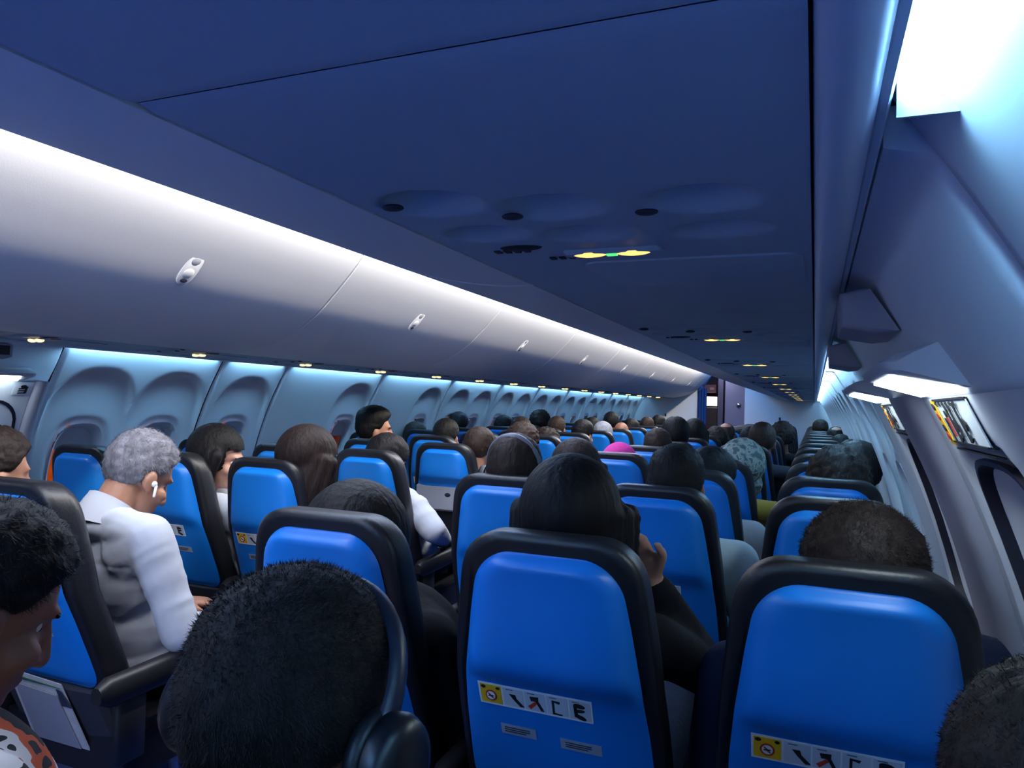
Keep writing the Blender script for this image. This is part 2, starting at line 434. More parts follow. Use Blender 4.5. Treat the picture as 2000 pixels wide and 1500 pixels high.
def psu_parts(side, far):
    P = {}
    X = lambda x: mir(side, x)
    s0 = MB(); s0.box((X(-.218), .487, 1.5585), (.115, .022, .008), bev=.003); P['sign_frame'] = s0.mesh('sign_frame', M_SERVICE)
    sg = MB()
    for dx in (-.027, .024): sg.ell((X(-.218 + dx * (.75 if far else 1)), .487, 1.556 - (.004 if far else 0)), ((.018 if far else .021), .0095 + .003 * far, .004 + .003 * far), nu=14, nv=8)
    P['sign_lamp'] = sg.mesh('sign_lamp', M_AMBER_LEFT if far else M_AMBER)
    gr = MB(); gr.box((X(-.219), .487, 1.5545), (.012, .008, .003)); P['sign_arrow'] = gr.mesh('sign_arrow', M_GREEN, smooth=False)
    sp = MB(); sp.ell((X(-.318), .452, 1.560), (.026, .014, .003), nu=16, nv=8); P['speaker_grille'] = sp.mesh('speaker_grille', M_GAP)
    sl = MB()
    for i in range(4):
        sl.box((X(-.352 + i * .012), .465, 1.5595), (.007, .012, .003)); sl.box((X(-.300 + i * .012), .515, 1.5595), (.007, .010, .003))
    P['slots'] = sl.mesh('speaker_slot', M_GAP, smooth=False)
    bt = MB(); bt.ell((0, 0, 0), (.011, .0085, .003), nu=14, nv=8); P['button'] = bt.mesh('lamp_button', M_POCKET)
    lp = MB(); lp.ell((0, 0, 0), (.018, .014, .010), nu=16, nv=8); P['nozzle'] = lp.mesh('air_nozzle', M_GREY)
    ox = MB()       # outline groove of the oxygen mask door, a raised thin lid
    pts = []
    for (cx, cy, a0) in ((-.035, .57, -90), (-.035, .72, 0), (-.255, .72, 90), (-.255, .57, 180)):
        for k in range(5):
            a = math.radians(a0 + k * 22.5); pts.append((cx + .02 * math.cos(a), cy + .02 * math.sin(a)))
    c0 = [(X(x), y_, 1.5605) for x, y_ in pts]; c1 = [(X(x), y_, 1.5575) for x, y_ in pts]
    c2 = [(X(-.145 + (x + .145) * .985), .645 + (y_ - .645) * .975, 1.5568) for x, y_ in pts]
    ox.loft([c0, c1, c2]); P['oxygen_door'] = ox.mesh('oxygen_door', M_SERVICE)
    return P
for side in (1, -1):
    L = 1.091 if side > 0 else .7495
    yfirst = (.817 - .487) if side > 0 else (2.508 - .487)
    while yfirst - L > -1.6: yfirst -= L
    P = psu_parts(side, side < 0)
    me = psu_mesh(side, L, DENTS, 66 if side > 0 else 40, 182 if side > 0 else 76)
    yy = yfirst; n = 0
    while yy < Y1 - .25:
        cut = min(L, Y1 - .01 - yy)
        seen = (yy + .487 > .5) if side > 0 else (yy + .487 > 2.4)
        idx = n
        if seen: lab = ('dark service panel with lamp bowls and amber sign over the right seats, %s from near' if side > 0 else 'narrow service panel with small amber sign over the left window seats, %s from near') % ORD[min(n, 16)]
        else: lab = 'service panel over the %s seats behind the camera' % ('right' if side > 0 else 'left')
        if seen: n += 1
        t = thing('service_panel', lab, 'service panel', (0, yy, 0), 'service panels over the %s seats' % ('right' if side > 0 else 'left'))
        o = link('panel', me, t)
        if cut < L - .01: o.scale = (1, cut / L, 1)
        if cut > .55:
            s_ = link('sign', P['sign_frame'], t); link('sign_lamp', P['sign_lamp'], s_); link('sign_arrow', P['sign_arrow'], s_)
            g = link('speaker_grille', P['speaker_grille'], t); link('speaker_slots', P['slots'], g)['kind'] = 'stuff'
            if cut > .745: link('oxygen_door', P['oxygen_door'], t)
            for cx, cy in ((-.146, .333), (-.272, .315), (-.368, .254)): link('lamp_button', P['button'], t, (mir(side, cx), cy, 1.559))
            for (cx, cy, rx, ry, d) in DENTS[1::2]: link('air_nozzle', P['nozzle'], t, (mir(side, cx), cy, ZB + .030))
        yy += L

# ------------------------------------------------------------------ overwing exits
def wall_strip(m, side, pts, width, off, mi=0):          # thin raised band following points (y, z) on the wall
    a = []; n = len(pts)
    for i, (y_, z_) in enumerate(pts):
        p, q = pts[max(0, i - 1)], pts[min(n - 1, i + 1)]
        t = Vector((q[0] - p[0], q[1] - p[1])).normalized(); nn = Vector((-t.y, t.x)) * width / 2
        A = (wx(side, z_ + nn.y, off), y_ + nn.x, z_ + nn.y); B = (wx(side, z_ - nn.y, off), y_ - nn.x, z_ - nn.y)
        A0 = (wx(side, z_ + nn.y, off - .01), y_ + nn.x, z_ + nn.y); B0 = (wx(side, z_ - nn.y, off - .01), y_ - nn.x, z_ - nn.y)
        a.append([A, B, B0, A0])
    m.loft(a, mi)
def arch(c, hw, z0, z1, r, n=6):
    p = [(c - hw, z0)]
    for k in range(n + 1):
        a = math.pi - math.pi / 2 * k / n; p.append((c - hw + r + r * math.cos(a), z1 - r + r * math.sin(a)))
    for k in range(n + 1):
        a = math.pi / 2 - math.pi / 2 * k / n; p.append((c + hw - r + r * math.cos(a), z1 - r + r * math.sin(a)))
    return p + [(c + hw, z0)]
def wall_poly(m, side, pts, off, mi=0, th=.0015):
    m.loft([[(wx(side, z_, off - th), y_, z_) for y_, z_ in pts], [(wx(side, z_, off), y_, z_) for y_, z_ in pts]], mi)
def blob(cy, cz, w, h, n=10, rot=0):
    return [(cy + w * math.cos(a) * math.cos(rot) - h * math.sin(a) * math.sin(rot), cz + w * math.cos(a) * math.sin(rot) + h * math.sin(a) * math.cos(rot)) for a in [2 * math.pi * i / n for i in range(n)]]
EWZ, EWHW, EWHH = 1.125, .165, .19
def exit_zone(side, za, zb, exits, pillars, num):
    sd = 'right' if side > 0 else 'left'
    # header between bin and door, one moulded cover over the whole zone
    h = MB(); zs = np.linspace(1.40, 1.562, 10)
    h.loft([[(wx(side, z, (-.012 if yy in (za, zb) else -.002) + .008 * math.sin(math.pi * (z - 1.40) / .175)), yy, z) for z in zs] + [(wx(side, 1.575, .0165), yy, 1.572), (wx(side, 1.575, .0165), yy, 1.606), (wx(side, 1.606, -.03), yy, 1.606)] + [(wx(side, z, -.03), yy, z) for z in zs[::-1]] for yy in (za, za + .012, zb - .012, zb)])
    struct(h.build('trim_%d' % (10 + num), M_PANEL, ang=60), 'moulded cover panel above the %s overwing exits' % sd)
    for pa, pb in pillars:
        p = MB(); zs = np.linspace(.1, 1.41, 22)
        rings = []
        for z in zs:
            w_ = pb - pa
            rings.append([(wx(side, z, o_), pa + w_ * t_, z) for t_, o_ in ((0, -.02), (.06, .012), (.2, .022), (.8, .022), (.94, .012), (1, -.02))] + [(wx(side, z, -.05), pb, z), (wx(side, z, -.05), pa, z)])
        p.loft(rings); struct(p.build('trim_%d' % (20 + num * 3 + pillars.index((pa, pb))), M_PILLAR, ang=50), 'mauve grey pillar beside the %s overwing exit' % sd)
    for ei, (ya, yb, c, wc) in enumerate(exits):
        dn = num * 2 + ei - 1
        d = bpy.data.objects.new('door_%d' % dn, None); COL.objects.link(d); struct(d, 'overwing emergency exit hatch on the %s, %s' % (sd, 'nearer one' if ei == 0 else 'farther one'))
        g = MB(); zz0, zz1 = .12, 1.405
        def P(u, v):
            y_ = ya + u * (yb - ya); z = zz0 + v * (zz1 - zz0)
            dw = sup(y_ - wc, z - EWZ, EWHW + .03, EWHH + .03, 4)
            off = -.02 * (1 - sstep(.97, 1.05, dw))
            return (wx(side, z, off), y_, z)
        g.grid(P, 58, 90, keep=lambda u, v: sup(ya + u * (yb - ya) - wc, zz0 + v * (zz1 - zz0) - EWZ, EWHW, EWHH, 4) > 1)
        g.build('door_panel', M_PANEL, d, ang=60)
        s_ = MB(); wall_strip(s_, side, arch(c, min(c - ya, yb - c) - .03 if side < 0 else .31, .3, 1.325, .10), .012, .003)
        if side < 0: s_.build('door_seal', M_NAVYBOX, d, smooth=False)
        # window in the hatch: dark outer frame, pale reveal, pane
        def er(hw, hh, off, n=44):
            o_ = []
            for i in range(n):
                a = 2 * math.pi * i / n; cc, ss = math.cos(a), math.sin(a)
                y_ = wc + hw * math.copysign(abs(cc) ** .5, cc); z = EWZ + hh * math.copysign(abs(ss) ** .5, ss); o_.append((wx(side, z, off), y_, z))
            return o_
        wn = bpy.data.objects.new('window_%d' % (len(WINS) + num * 2 + ei), None); COL.objects.link(wn); struct(wn, 'squarish window in the %s overwing exit, %s hatch' % (sd, 'nearer' if ei == 0 else 'farther'))
        f = MB(); f.loft([er(EWHW + .010, EWHH + .010, -.012), er(EWHW + .008, EWHH + .008, -.004), er(EWHW + .001, EWHH + .001, -.004), er(EWHW - .002, EWHH - .002, -.022)], cap0=False, cap1=False); f.build('window_seal', M_NAVYBOX, wn)
        f = MB(); f.loft([er(EWHW - .001, EWHH - .001, -.020), er(EWHW - .03, EWHH - .034, -.030), er(EWHW - .052, EWHH - .06, -.050), er(EWHW - .056, EWHH - .064, -.072)], cap0=False, cap1=False); f.build('window_frame', M_PANEL, wn)
        f = MB(); f.loft([er(EWHW - .053, EWHH - .061, -.062), er(EWHW - .053, EWHH - .061, -.066)]); f.build('window_pane', M_GLASS, wn, smooth=False)
        # lamp box over the hatch
        t = thing('exit_lamp', 'square lamp box over the %s %s overwing exit' % ('nearer' if ei == 0 else 'farther', sd), 'lamp', (0, 0, 0), 'lamps over the overwing exits')
        lc, lw = c, .165
        b = MB()
        def bx(yy, k):
            return [(wx(side, 1.462, .006), yy, 1.462), (wx(side, 1.452, .046 - k), yy, 1.450), (wx(side, 1.44, .066 - k), yy, 1.440), (wx(side, 1.43, .066 - k), yy, 1.43), (wx(side, 1.408, .0), yy, 1.412), (wx(side, 1.40, -.02), yy, 1.42)]
        b.loft([bx(lc - lw - .032, .014), bx(lc - lw - .024, .004), bx(lc - lw, 0), bx(lc + lw, 0), bx(lc + lw + .024, .004), bx(lc + lw + .032, .014)]); b.build('lamp_housing', M_PANEL, t, ang=50)
        b = MB()
        A = lambda yy: (wx(side, 1.428, .058), yy, 1.4268); B = lambda yy: (wx(side, 1.412, .006), yy, 1.4105)
        dn_ = lambda p: (p[0], p[1], p[2] - .003)
        q = [A(lc - lw + .03), A(lc + lw - .03), B(lc + lw), B(lc - lw)]
        b.loft([q, [dn_(p) for p in q]]); b.build('lamp_lens', M_EXITLENS, t, smooth=False)
        # placard with pictograms under the lamp
        if side > 0:
            pc = c - .02
            s = thing('exit_placard', 'pale instruction placard with yellow band under the %s right exit lamp' % ('nearer' if ei == 0 else 'farther'), 'sign', (0, 0, 0), 'instruction placards on the right exits')
            m = MB(); y_l, y_r = pc + .13, pc - .12; zt, zbm = 1.403, 1.342
            wall_poly(m, side, [(y_l, zbm), (y_l, zt), (y_r, zt), (y_r, zbm)], .0035)
            m.build('placard', M_WHITE, s, smooth=False)
            m = MB(); wall_poly(m, side, [(y_l + .012, zbm - .004), (y_l + .012, zt - .002), (y_l - .018, zt - .002), (y_l - .018, zbm - .004)], .0055); m.build('yellow_band', M_YELLOW, s, smooth=False)
            m = MB()
            for k, zz in enumerate((.392, .378, .362, .350)): wall_poly(m, side, blob(y_l - .003, 1.0 + zz, .008, .005), .0070, k % 2)
            m.build('band_pictograms', [M_BLACK, M_RED], s, smooth=False)
            m = MB()
            for k, (dy, z_a, z_b) in enumerate(((.055, 1.345, 1.372), (.075, 1.352, 1.382), (.098, 1.345, 1.388), (.125, 1.352, 1.390), (.165, 1.346, 1.392))):
                yc_ = y_l - dy
                wall_poly(m, side, blob(yc_, z_b, .006, .005), .0070)
                wall_poly(m, side, [(yc_ - .004, z_a), (yc_ + .004, z_a), (yc_ + .005, z_b - .004), (yc_ - .003, z_b - .004)], .0070, 0 if k != 1 else 1)
                if k in (2, 4):
                    wall_poly(m, side, blob(yc_ - .012, (z_a + z_b) / 2, .009, .008, 8), .0070); wall_poly(m, side, blob(yc_ - .006, z_a + .006, .010, .005, 8), .0070)
            for k in range(6): wall_poly(m, side, [(y_l - .03 - k * .028, 1.396), (y_l - .045 - k * .028, 1.392), (y_l - .042 - k * .028, 1.399)], .0070)
            m.build('pictograms', [M_BLACK, M_RED], s, smooth=False)['kind'] = 'stuff'
            m = MB(); wall_strip(m, side, [(y_l - .02, 1.4015), (y_r, 1.4015)], .0025, .0065); wall_strip(m, side, [(y_l - .02, 1.3435), (y_r, 1.3435)], .0025, .0065); wall_strip(m, side, [(y_l, 1.333), (y_r + .0, 1.333)], .002, .004)
            m.build('border_lines', M_BLACK, s, smooth=False)
        else:
            s = thing('exit_pictogram', 'small black pictogram under the left exit lamp, %s hatch' % ('nearer' if ei == 0 else 'farther'), 'sign', (0, 0, 0))
            m = MB(); yc_ = c + .20; 
            wall_poly(m, side, [(yc_ - .035, 1.352), (yc_ + .035, 1.352), (yc_ + .035, 1.392), (yc_ - .035, 1.392)], .003); m.build('plate', M_PANEL, s, smooth=False)
            m = MB()
            wall_poly(m, side, blob(yc_ + .004, 1.386, .013, .007), .005)
            for z_ in (1.378, 1.369, 1.360): wall_poly(m, side, [(yc_ - .016, z_ - .003), (yc_ + .018, z_ - .001), (yc_ + .016, z_ + .003), (yc_ - .012, z_ + .002)], .005)
            wall_poly(m, side, [(yc_ + .010, 1.357), (yc_ + .020, 1.359), (yc_ + .022, 1.388), (yc_ + .013, 1.386)], .005)
            m.build('figure', M_BLACK, s, smooth=False)
        # sign housing on the header
        s = thing('exit_sign', 'boxy exit sign housing on the cover above the %s %s exit lamp' % ('nearer' if ei == 0 else 'farther', sd), 'sign', (0, 0, 0), 'exit sign housings')
        m = MB(); hc = c + (.06 if side > 0 else -.02)
        def bx2(yy, k): return [(wx(side, 1.552, .022 - .006), yy, 1.552 - k), (wx(side, 1.545, .044 - k), yy, 1.545 - k), (wx(side, 1.50, .066 - k), yy, 1.497 + k), (wx(side, 1.490, .03), yy, 1.489 + k), (wx(side, 1.49, .01), yy, 1.492), (wx(side, 1.55, .01), yy, 1.55)]
        m.loft([bx2(hc - .088, .006), bx2(hc - .085, .002), bx2(hc - .079, 0), bx2(hc + .079, 0), bx2(hc + .085, .002), bx2(hc + .088, .006)]); m.build('housing', M_PILLAR, s, ang=40)
        if side < 0:
            m = MB(); m.loft([[(wx(side, 1.54, .050), yy, 1.540), (wx(side, 1.505, .067), yy, 1.505), (wx(side, 1.505, .062), yy, 1.505), (wx(side, 1.54, .045), yy, 1.540)] for yy in (hc - .07, hc + .07)]); m.build('dark_plate', M_NAVYBOX, s, smooth=False)
            cu = bpy.data.curves.new('lettering', 'FONT'); cu.body = 'EXIT'; cu.size = .034; cu.align_x = 'CENTER'; cu.align_y = 'CENTER'; cu.extrude = .0008
            to = bpy.data.objects.new('lettering', cu); COL.objects.link(to)
            n_ = Vector((.035, 0, -(wx(side, 1.505, .067) - wx(side, 1.54, .050)) * 1)); n_ = Vector((.035, 0, 0)).normalized() if n_.length == 0 else Vector((.035, 0, -.0285)).normalized()
            xx = Vector((0, 1, 0)); zz_ = n_; yy_ = zz_.cross(xx)
            to.matrix_world = Matrix(((xx.x, yy_.x, zz_.x, (wx(side, 1.54, .050) + wx(side, 1.505, .067)) / 2 + .002), (xx.y, yy_.y, zz_.y, hc), (xx.z, yy_.z, zz_.z, 1.5215), (0, 0, 0, 1)))
            bpy.context.view_layer.update()
            me = bpy.data.meshes.new_from_object(to.evaluated_get(bpy.context.evaluated_depsgraph_get())); mw = to.matrix_world.copy(); bpy.data.objects.remove(to)
            me.transform(mw); me.materials.clear(); me.materials.append(mat('dim red lettering', '5a2030', .6)); link('lettering', me, s)
exit_zone(1, .585, 2.425, [(.59, 1.36, 1.13, 1.10), (1.70, 2.42, 2.00, 1.93)], [(1.36, 1.70)], 1)
exit_zone(-1, .31, 2.095, [(.32, 1.28, .88, .80), (1.40, 2.035, 1.79, 1.70)], [(1.28, 1.40), (2.035, 2.095)], 2)

# ------------------------------------------------------------------ front partitions, curtain and galley
def partition(name, xa, xb, lab, hook):
    m = MB(); n = 24
    xs = np.linspace(xa, xb, n)
    top = []
    m.box(((xa + xb) / 2, 13.37, 1.15), (xb - xa, .04, 2.3)); o = m.build(name, mat(name + ' lining', 'e2e6ee', .6, bump=.02), smooth=False); struct(o, lab)
    h = MB(); h.box((hook, 13.345, 1.24), (.03, .012, .05), bev=.004); h.cap((hook, 13.34, 1.255), (hook, 13.315, 1.25), .007, .006); h.build('coat_hook', M_POCKET, o)
partition('wall_front_left', -3.25, -1.90, 'pale blue partition at the front, left of the aisle', -2.5)
partition('wall_front_right', -1.13, .45, 'pale blue partition at the front, right of the aisle', -.55)
m = MB(); m.box((-1.51, 13.37, 2.16), (.78, .04, .28)); struct(m.build('wall_front_header', M_MAUVE, smooth=False), 'header over the aisle opening at the front')
m = MB(); m.box((CABIN_MID, Y0 - .02, 1.15), (3.9, .04, 2.3)); struct(m.build('wall_rear', M_PANEL, smooth=False), 'rear wall of the cabin behind the camera')
m = MB(); m.box((CABIN_MID, 15.62, 1.15), (3.9, .04, 2.3)); struct(m.build('wall_galley', M_MAUVE, smooth=False), 'mauve wall at the far end of the galley')
for sx in (-2.55, -.55):
    m = MB(); m.box((sx, 14.5, 1.15), (.04, 2.2, 2.3)); struct(m.build('wall_galley_left' if sx < -1 else 'wall_galley_right', M_MAUVE, smooth=False), 'side wall of the front galley, %s' % ('left' if sx < -1 else 'right'))
t = thing('curtain', 'dark blue curtain gathered at the left edge of the front aisle opening', 'curtain', (0, 0, 0))
m = MB(); rows = []
for z in np.linspace(.08, 1.74, 14):
    f = []; n = 40
    for i in range(n):
        u = i / (n - 1); f.append((-1.93 + .16 * u, 13.31 + .018 * math.sin(u * 22) , z))
    rows.append(f + [(x, y_ + .008, z_) for x, y_, z_ in f[::-1]])
m.loft(rows); m.build('drape', M_CURTAIN, t)
m = MB()
for k in range(6): m.cap((-1.90 + .036 * k, 13.30 + .012 * (k % 2), 1.70 + .052 * k), (-1.86 + .036 * k, 13.30 + .012 * (k % 2), 1.76 + .052 * k), .030, .028)
m.build('gathered_top', M_CURTAIN, t)
t = thing('galley_cabinet', 'dark brown galley cabinet with a bright screen on it, beyond the aisle', 'cabinet', (0, 0, 0))
m = MB(); m.box((-1.92, 14.95, .70), (.36, .5, 1.40), bev=.01); m.build('body', M_BROWN, t)
m = MB(); m.box((-1.92, 14.72, 1.40), (.34, .05, .02)); m.box((-1.745, 14.72, 1.1), (.012, .03, .5)); m.build('metal_edge', M_METAL, t, smooth=False)
t = thing('galley_screen', 'bright white lit screen above the dark brown galley cabinet', 'screen', (0, 0, 0))
m = MB(); m.box((-1.91, 14.80, 1.52), (.32, .04, .22), bev=.008); m.build('frame', M_BROWN, t)
m = MB(); m.box((-1.90, 14.775, 1.525), (.26, .012, .175)); m.build('lit_face', mat('lit screen', 'ffffff', .4, emit=(1, .97, .88), es=5), t, smooth=False)
m = MB(); m.box((-2.01, 14.765, 1.515), (.035, .008, .05)); m.build('dark_patch', M_GREY, t, smooth=False)
t = thing('galley_upper_box', 'reddish-mauve box above the lit galley screen', 'cabinet', (0, 0, 0))
m = MB(); m.box((-1.93, 14.9, 1.77), (.30, .4, .16), bev=.008); m.box((-1.93, 15.34, 1.77), (.30, .52, .12)); m.build('body', mat('reddish galley box', '7d5666', .6), t)
m = MB(); m.box((-1.86, 14.69, 1.77), (.08, .012, .05)); m.build('label_plate', mat('pinkish label', 'c98f8f', .6), t, smooth=False)
t = thing('galley_door', 'mauve grey lavatory door with a round chrome latch, seen through the aisle opening', 'door', (0, 0, 0))
m = MB(); m.box((-1.36, 14.25, 1.02), (.40, .04, 2.04), bev=.008); m.build('door_leaf', mat('lavatory door', '7d7c9c', .45), t)
m = MB(); m.ell((-1.31, 14.22, 1.45), (.045, .016, .045)); m.build('latch', M_CHROME, t)
m = MB(); m.ell((-1.31, 14.205, 1.448), (.028, .008, .020)); m.build('latch_grip', M_NAVYBOX, t)
t = thing('galley_post', 'dark mauve post between galley screen and lavatory door', 'post', (0, 0, 0))
m = MB(); m.box((-1.65, 14.4, 1.02), (.10, .2, 2.04), bev=.006); m.build('post', mat('dark mauve post', '4a4560', .5), t)
area('galley_lamp', (-1.6, 14.0, 2.1), (0, .1, -1), .8, .3, 6, (.75, .8, 1))

# orange-lit building outside the left windows
t = thing('terminal_wall', 'orange-lit brick building glimpsed outside the left windows', 'building', (0, 0, 0))
m = MB(); m.box((-7.5, 4.5, 1.0), (.4, 14, 6)); m.build('wall', mat('orange brick wall', 'c8743a', .8, var=.5, vscale=9, bump=.3, bscale=20), t, smooth=False)
m = MB()
for k in range(6): m.box((-7.28, -1 + 2.2 * k, 1.2), (.06, .25, 6))
m.build('ribs', mat('dark brick rib', '6b3a20', .8), t, smooth=False)
area('apron_lamp', (-5.4, 4.5, 3.6), (-.8, 0, -.45), 8, .4, 330, (1, .42, .12))

# ------------------------------------------------------------------ seats
SEAT_TOP = 1.148; TAN = math.tan(math.radians(11.0))
def yb(z): return (SEAT_TOP - z) * TAN + .20 * max(0, SEAT_TOP - .275 - z)
def corner_hw(s, s0, W0, r):
    d = s - s0
    if d >= r: return W0
    return W0 - r * (1 - math.sqrt(max(0, 1 - (1 - d / r) ** 2)))
OUTW = [(0, .166), (.06, .170), (.12, .179), (.22, .191), (.35, .200), (.5, .205), (.8, .207)]
INW = [(.035, .132), (.10, .142), (.15, .151), (.25, .166), (.35, .177), (.46, .183), (.56, .183)]
def out_hw(s): return corner_hw(s, 0, interp(s, OUTW), .078)
def in_hw(s, s1=.545):
    w = corner_hw(s, .034, interp(s, INW), .068)
    if s > s1 - .05: w -= .05 * (1 - math.sqrt(max(0, 1 - ((s - s1 + .05) / .05) ** 2)))
    return w
S0 = np.concatenate([np.array([0, .0008, .003, .007, .013, .021, .031, .044, .06, .078]), np.linspace(.11, .25, 5), np.array([.268, .275, .284]), np.linspace(.31, .74, 12)])
def outline(ins):
    pts = []
    for s in S0[::-1]: pts.append((-(max(.01, out_hw(s) - ins)), SEAT_TOP - ins - s * (1 - ins / .74)))
    for s in S0: pts.append(((max(.01, out_hw(s) - ins)), SEAT_TOP - ins - s * (1 - ins / .74)))
    return pts
SEATM = {}
m = MB(); m.loft([[(x, yb(z) + d, z) for x, z in outline(i)] for i, d in ((.016, .004), (.006, .007), (.001, .014), (0, .026), (0, .060), (.003, .078), (.012, .092), (.03, .100))]); SEATM['backrest'] = m.mesh('backrest', M_LEATHER, ang=70)
def shell(s1, nm, crease=.262):
    m = MB(); nu, nv = 22, 44
    ss = [.034 + (s1 - .034) * (1 - math.cos(math.pi * t / nv)) / 2 for t in range(nv + 1)]
    def pt(u, s, edge=0):
        a = 2 * u - 1; a = math.copysign(1 - (1 - abs(a)) ** 1.5, a)
        x = in_hw(s, s1) * a; z = SEAT_TOP - s
        bul = (1 - abs(a) ** 7) * sstep(.034, .055, s) * sstep(s1, s1 - .02, s)
        y_ = yb(z) + .003 - .030 * bul
        y_ += (-.016 * sstep(.05, crease - .02, s) + .032 * sstep(crease - .020, crease + .028, s) + .02 * max(0, s - crease)) * bul
        return (x, y_, z)
    m.grid(lambda u, v: pt(u, ss[int(round(v * nv))]), nu, nv)
    return m.mesh(nm, M_BLUE, ang=80)
SEATM['shell'] = shell(.545, 'back_shell'); SEATM['shell_short'] = shell(.285, 'back_shell', .20)
def shell_y(s, crease=.262): 
    z = SEAT_TOP - s; return yb(z) + .003 - .030 + .016 + .02 * max(0, s - crease)
# safety placard and labels on the shell
def plate(x0, x1, sa, sb, off, mi, m):
    q = [(x0, sa), (x1, sa), (x1, sb), (x0, sb)]
    poly([(x, s) for x, s in q], off, mi, m)
def poly(pts, off, mi, m):
    m.loft([[(x, shell_y(s) - off + .0012, SEAT_TOP - s) for x, s in pts], [(x, shell_y(s) - off, SEAT_TOP - s) for x, s in pts]], mi)
def sb(cx, cs, w, h, n=10, rot=0): return [(cx + w * math.cos(a) * math.cos(rot) - h * math.sin(a) * math.sin(rot), cs + w * math.cos(a) * math.sin(rot) + h * math.sin(a) * math.cos(rot)) for a in [2 * math.pi * i / n for i in range(n)]]
m = MB(); PX0, PX1, PS0, PS1 = -.140, .080, .287, .333
plate(PX0, PX1, PS0, PS1, .0015, 0, m); SEATM['placard'] = m.mesh('safety_placard', M_WHITE, smooth=False)
m = MB()
for k in range(4): plate(PX0 + .050 + k * .0425, PX0 + .0895 + k * .0425, PS0 + .004, PS1 - .004, .0022, 0, m)
SEATM['p_cells'] = m.mesh('placard_cells', mat('placard cell', 'c2cad6', .5), smooth=False)
m = MB(); plate(PX0 + .004, PX0 + .046, PS0 + .004, PS1 - .004, .0023, 0, m); SEATM['p_yellow'] = m.mesh('yellow_sticker', M_YELLOW, smooth=False)
m = MB()
cx, cs = PX0 + .025, (PS0 + PS1) / 2 + .003
poly(sb(cx, cs, .0115, .0115, 18), .0032, 1, m); poly(sb(cx, cs, .0085, .0085, 18), .0040, 2, m); poly(sb(cx, cs, .008, .0018, 10, .8), .0046, 1, m); poly(sb(cx, cs, .0065, .0014, 8, -.1), .0048, 0, m)
poly(sb(PX0 + .011, PS0 + .009, .005, .0035, 8), .0032, 0, m); poly(sb(PX0 + .040, PS0 + .009, .004, .003, 8), .0032, 0, m)
def P4(k): return PX0 + .050 + k * .0425
c0 = P4(0); poly([(c0 + .012, PS0 + .016), (c0 + .024, PS0 + .016), (c0 + .026, PS0 + .024), (c0 + .040, PS1 - .007), (c0 + .032, PS1 - .006), (c0 + .020, PS0 + .027)], .0032, 0, m)
c0 = P4(1); poly([(c0 + .010, PS0 + .013), (c0 + .027, PS0 + .012), (c0 + .026, PS0 + .022), (c0 + .012, PS0 + .022)], .0032, 0, m); poly([(c0 + .005, PS1 - .012), (c0 + .02, PS0 + .022), (c0 + .024, PS0 + .026), (c0 + .010, PS1 - .006)], .0032, 1, m); poly([(c0 + .021, PS0 + .022), (c0 + .027, PS0 + .022), (c0 + .036, PS1 - .006), (c0 + .030, PS1 - .006)], .0032, 0, m)
c0 = P4(2); poly([(c0 + .010, PS0 + .012), (c0 + .014, PS0 + .012), (c0 + .014, PS1 - .006), (c0 + .010, PS1 - .007)], .0032, 0, m); poly([(c0 + .010, PS0 + .012), (c0 + .026, PS0 + .013), (c0 + .024, PS0 + .018), (c0 + .012, PS0 + .015)], .0032, 0, m); poly([(c0 + .010, PS1 - .009), (c0 + .028, PS1 - .007), (c0 + .028, PS1 - .005), (c0 + .010, PS1 - .005)], .0032, 0, m)
c0 = P4(3); poly(sb(c0 + .019, PS0 + .014, .011, .0045, 12, .15), .0032, 0, m); poly([(c0 + .008, PS0 + .013), (c0 + .014, PS0 + .013), (c0 + .016, PS1 - .010), (c0 + .009, PS1 - .008)], .0032, 0, m); poly(sb(c0 + .019, PS0 + .024, .010, .0035, 12, -.1), .0032, 0, m); poly(sb(c0 + .020, PS1 - .009, .011, .0045, 12, .35), .0032, 0, m)
for k in range(4): plate(P4(k) + .006, P4(k) + .020, PS0 + .0065, PS0 + .0075, .0030, 0, m)
SEATM['p_figs'] = m.mesh('pictograms', [M_BLACK, M_RED, M_WHITE], smooth=False)
m = MB(); plate(-.105, -.035, .372, .394, .0015, 0, m); SEATM['label_a'] = m.mesh('grey_label', M_GREYLABEL, smooth=False)
m = MB(); plate(.012, .090, .378, .400, .0015, 0, m); SEATM['label_b'] = m.mesh('grey_label', M_GREYLABEL, smooth=False)
m = MB(); 
for x0 in (-.097, .022):
    for k in range(3): plate(x0, x0 + .05 - .008 * (k == 2), .3775 + k * .0045 + (.006 if x0 > 0 else 0), .379 + k * .0045 + (.006 if x0 > 0 else 0), .0030, 0, m)
SEATM['label_lines'] = m.mesh('label_print', M_POCKET, smooth=False)
# lower pocket
def pocket(sa, sb_, nm, mt, depth):
    m = MB(); nv = 10; rings = []
    for k in range(nv + 1):
        s = sa + (sb_ - sa) * k / nv; z = SEAT_TOP - s; t = k / nv
        w = min(out_hw(s) - .012, .190); d = depth * (1 - .6 * t) 
        rings.append([(-w, yb(z) + .012, z), (-w + .01, yb(z) - d, z), (-w * .5, yb(z) - d - .006, z), (w * .5, yb(z) - d - .006, z), (w - .01, yb(z) - d, z), (w, yb(z) + .012, z)])
    m.loft(rings); return m.mesh(nm, mt, ang=45)
SEATM['pocket'] = pocket(.548, .76, 'seat_pocket', M_POCKET, .02); SEATM['pocket_tall'] = pocket(.29, .76, 'seat_pocket', M_POCKET, .012)
m = MB(); m.box((0, yb(.88) - .008, .845), (.345, .022, .14), bev=.01); SEATM['tray_panel'] = m.mesh('tray_recess', M_GREY)
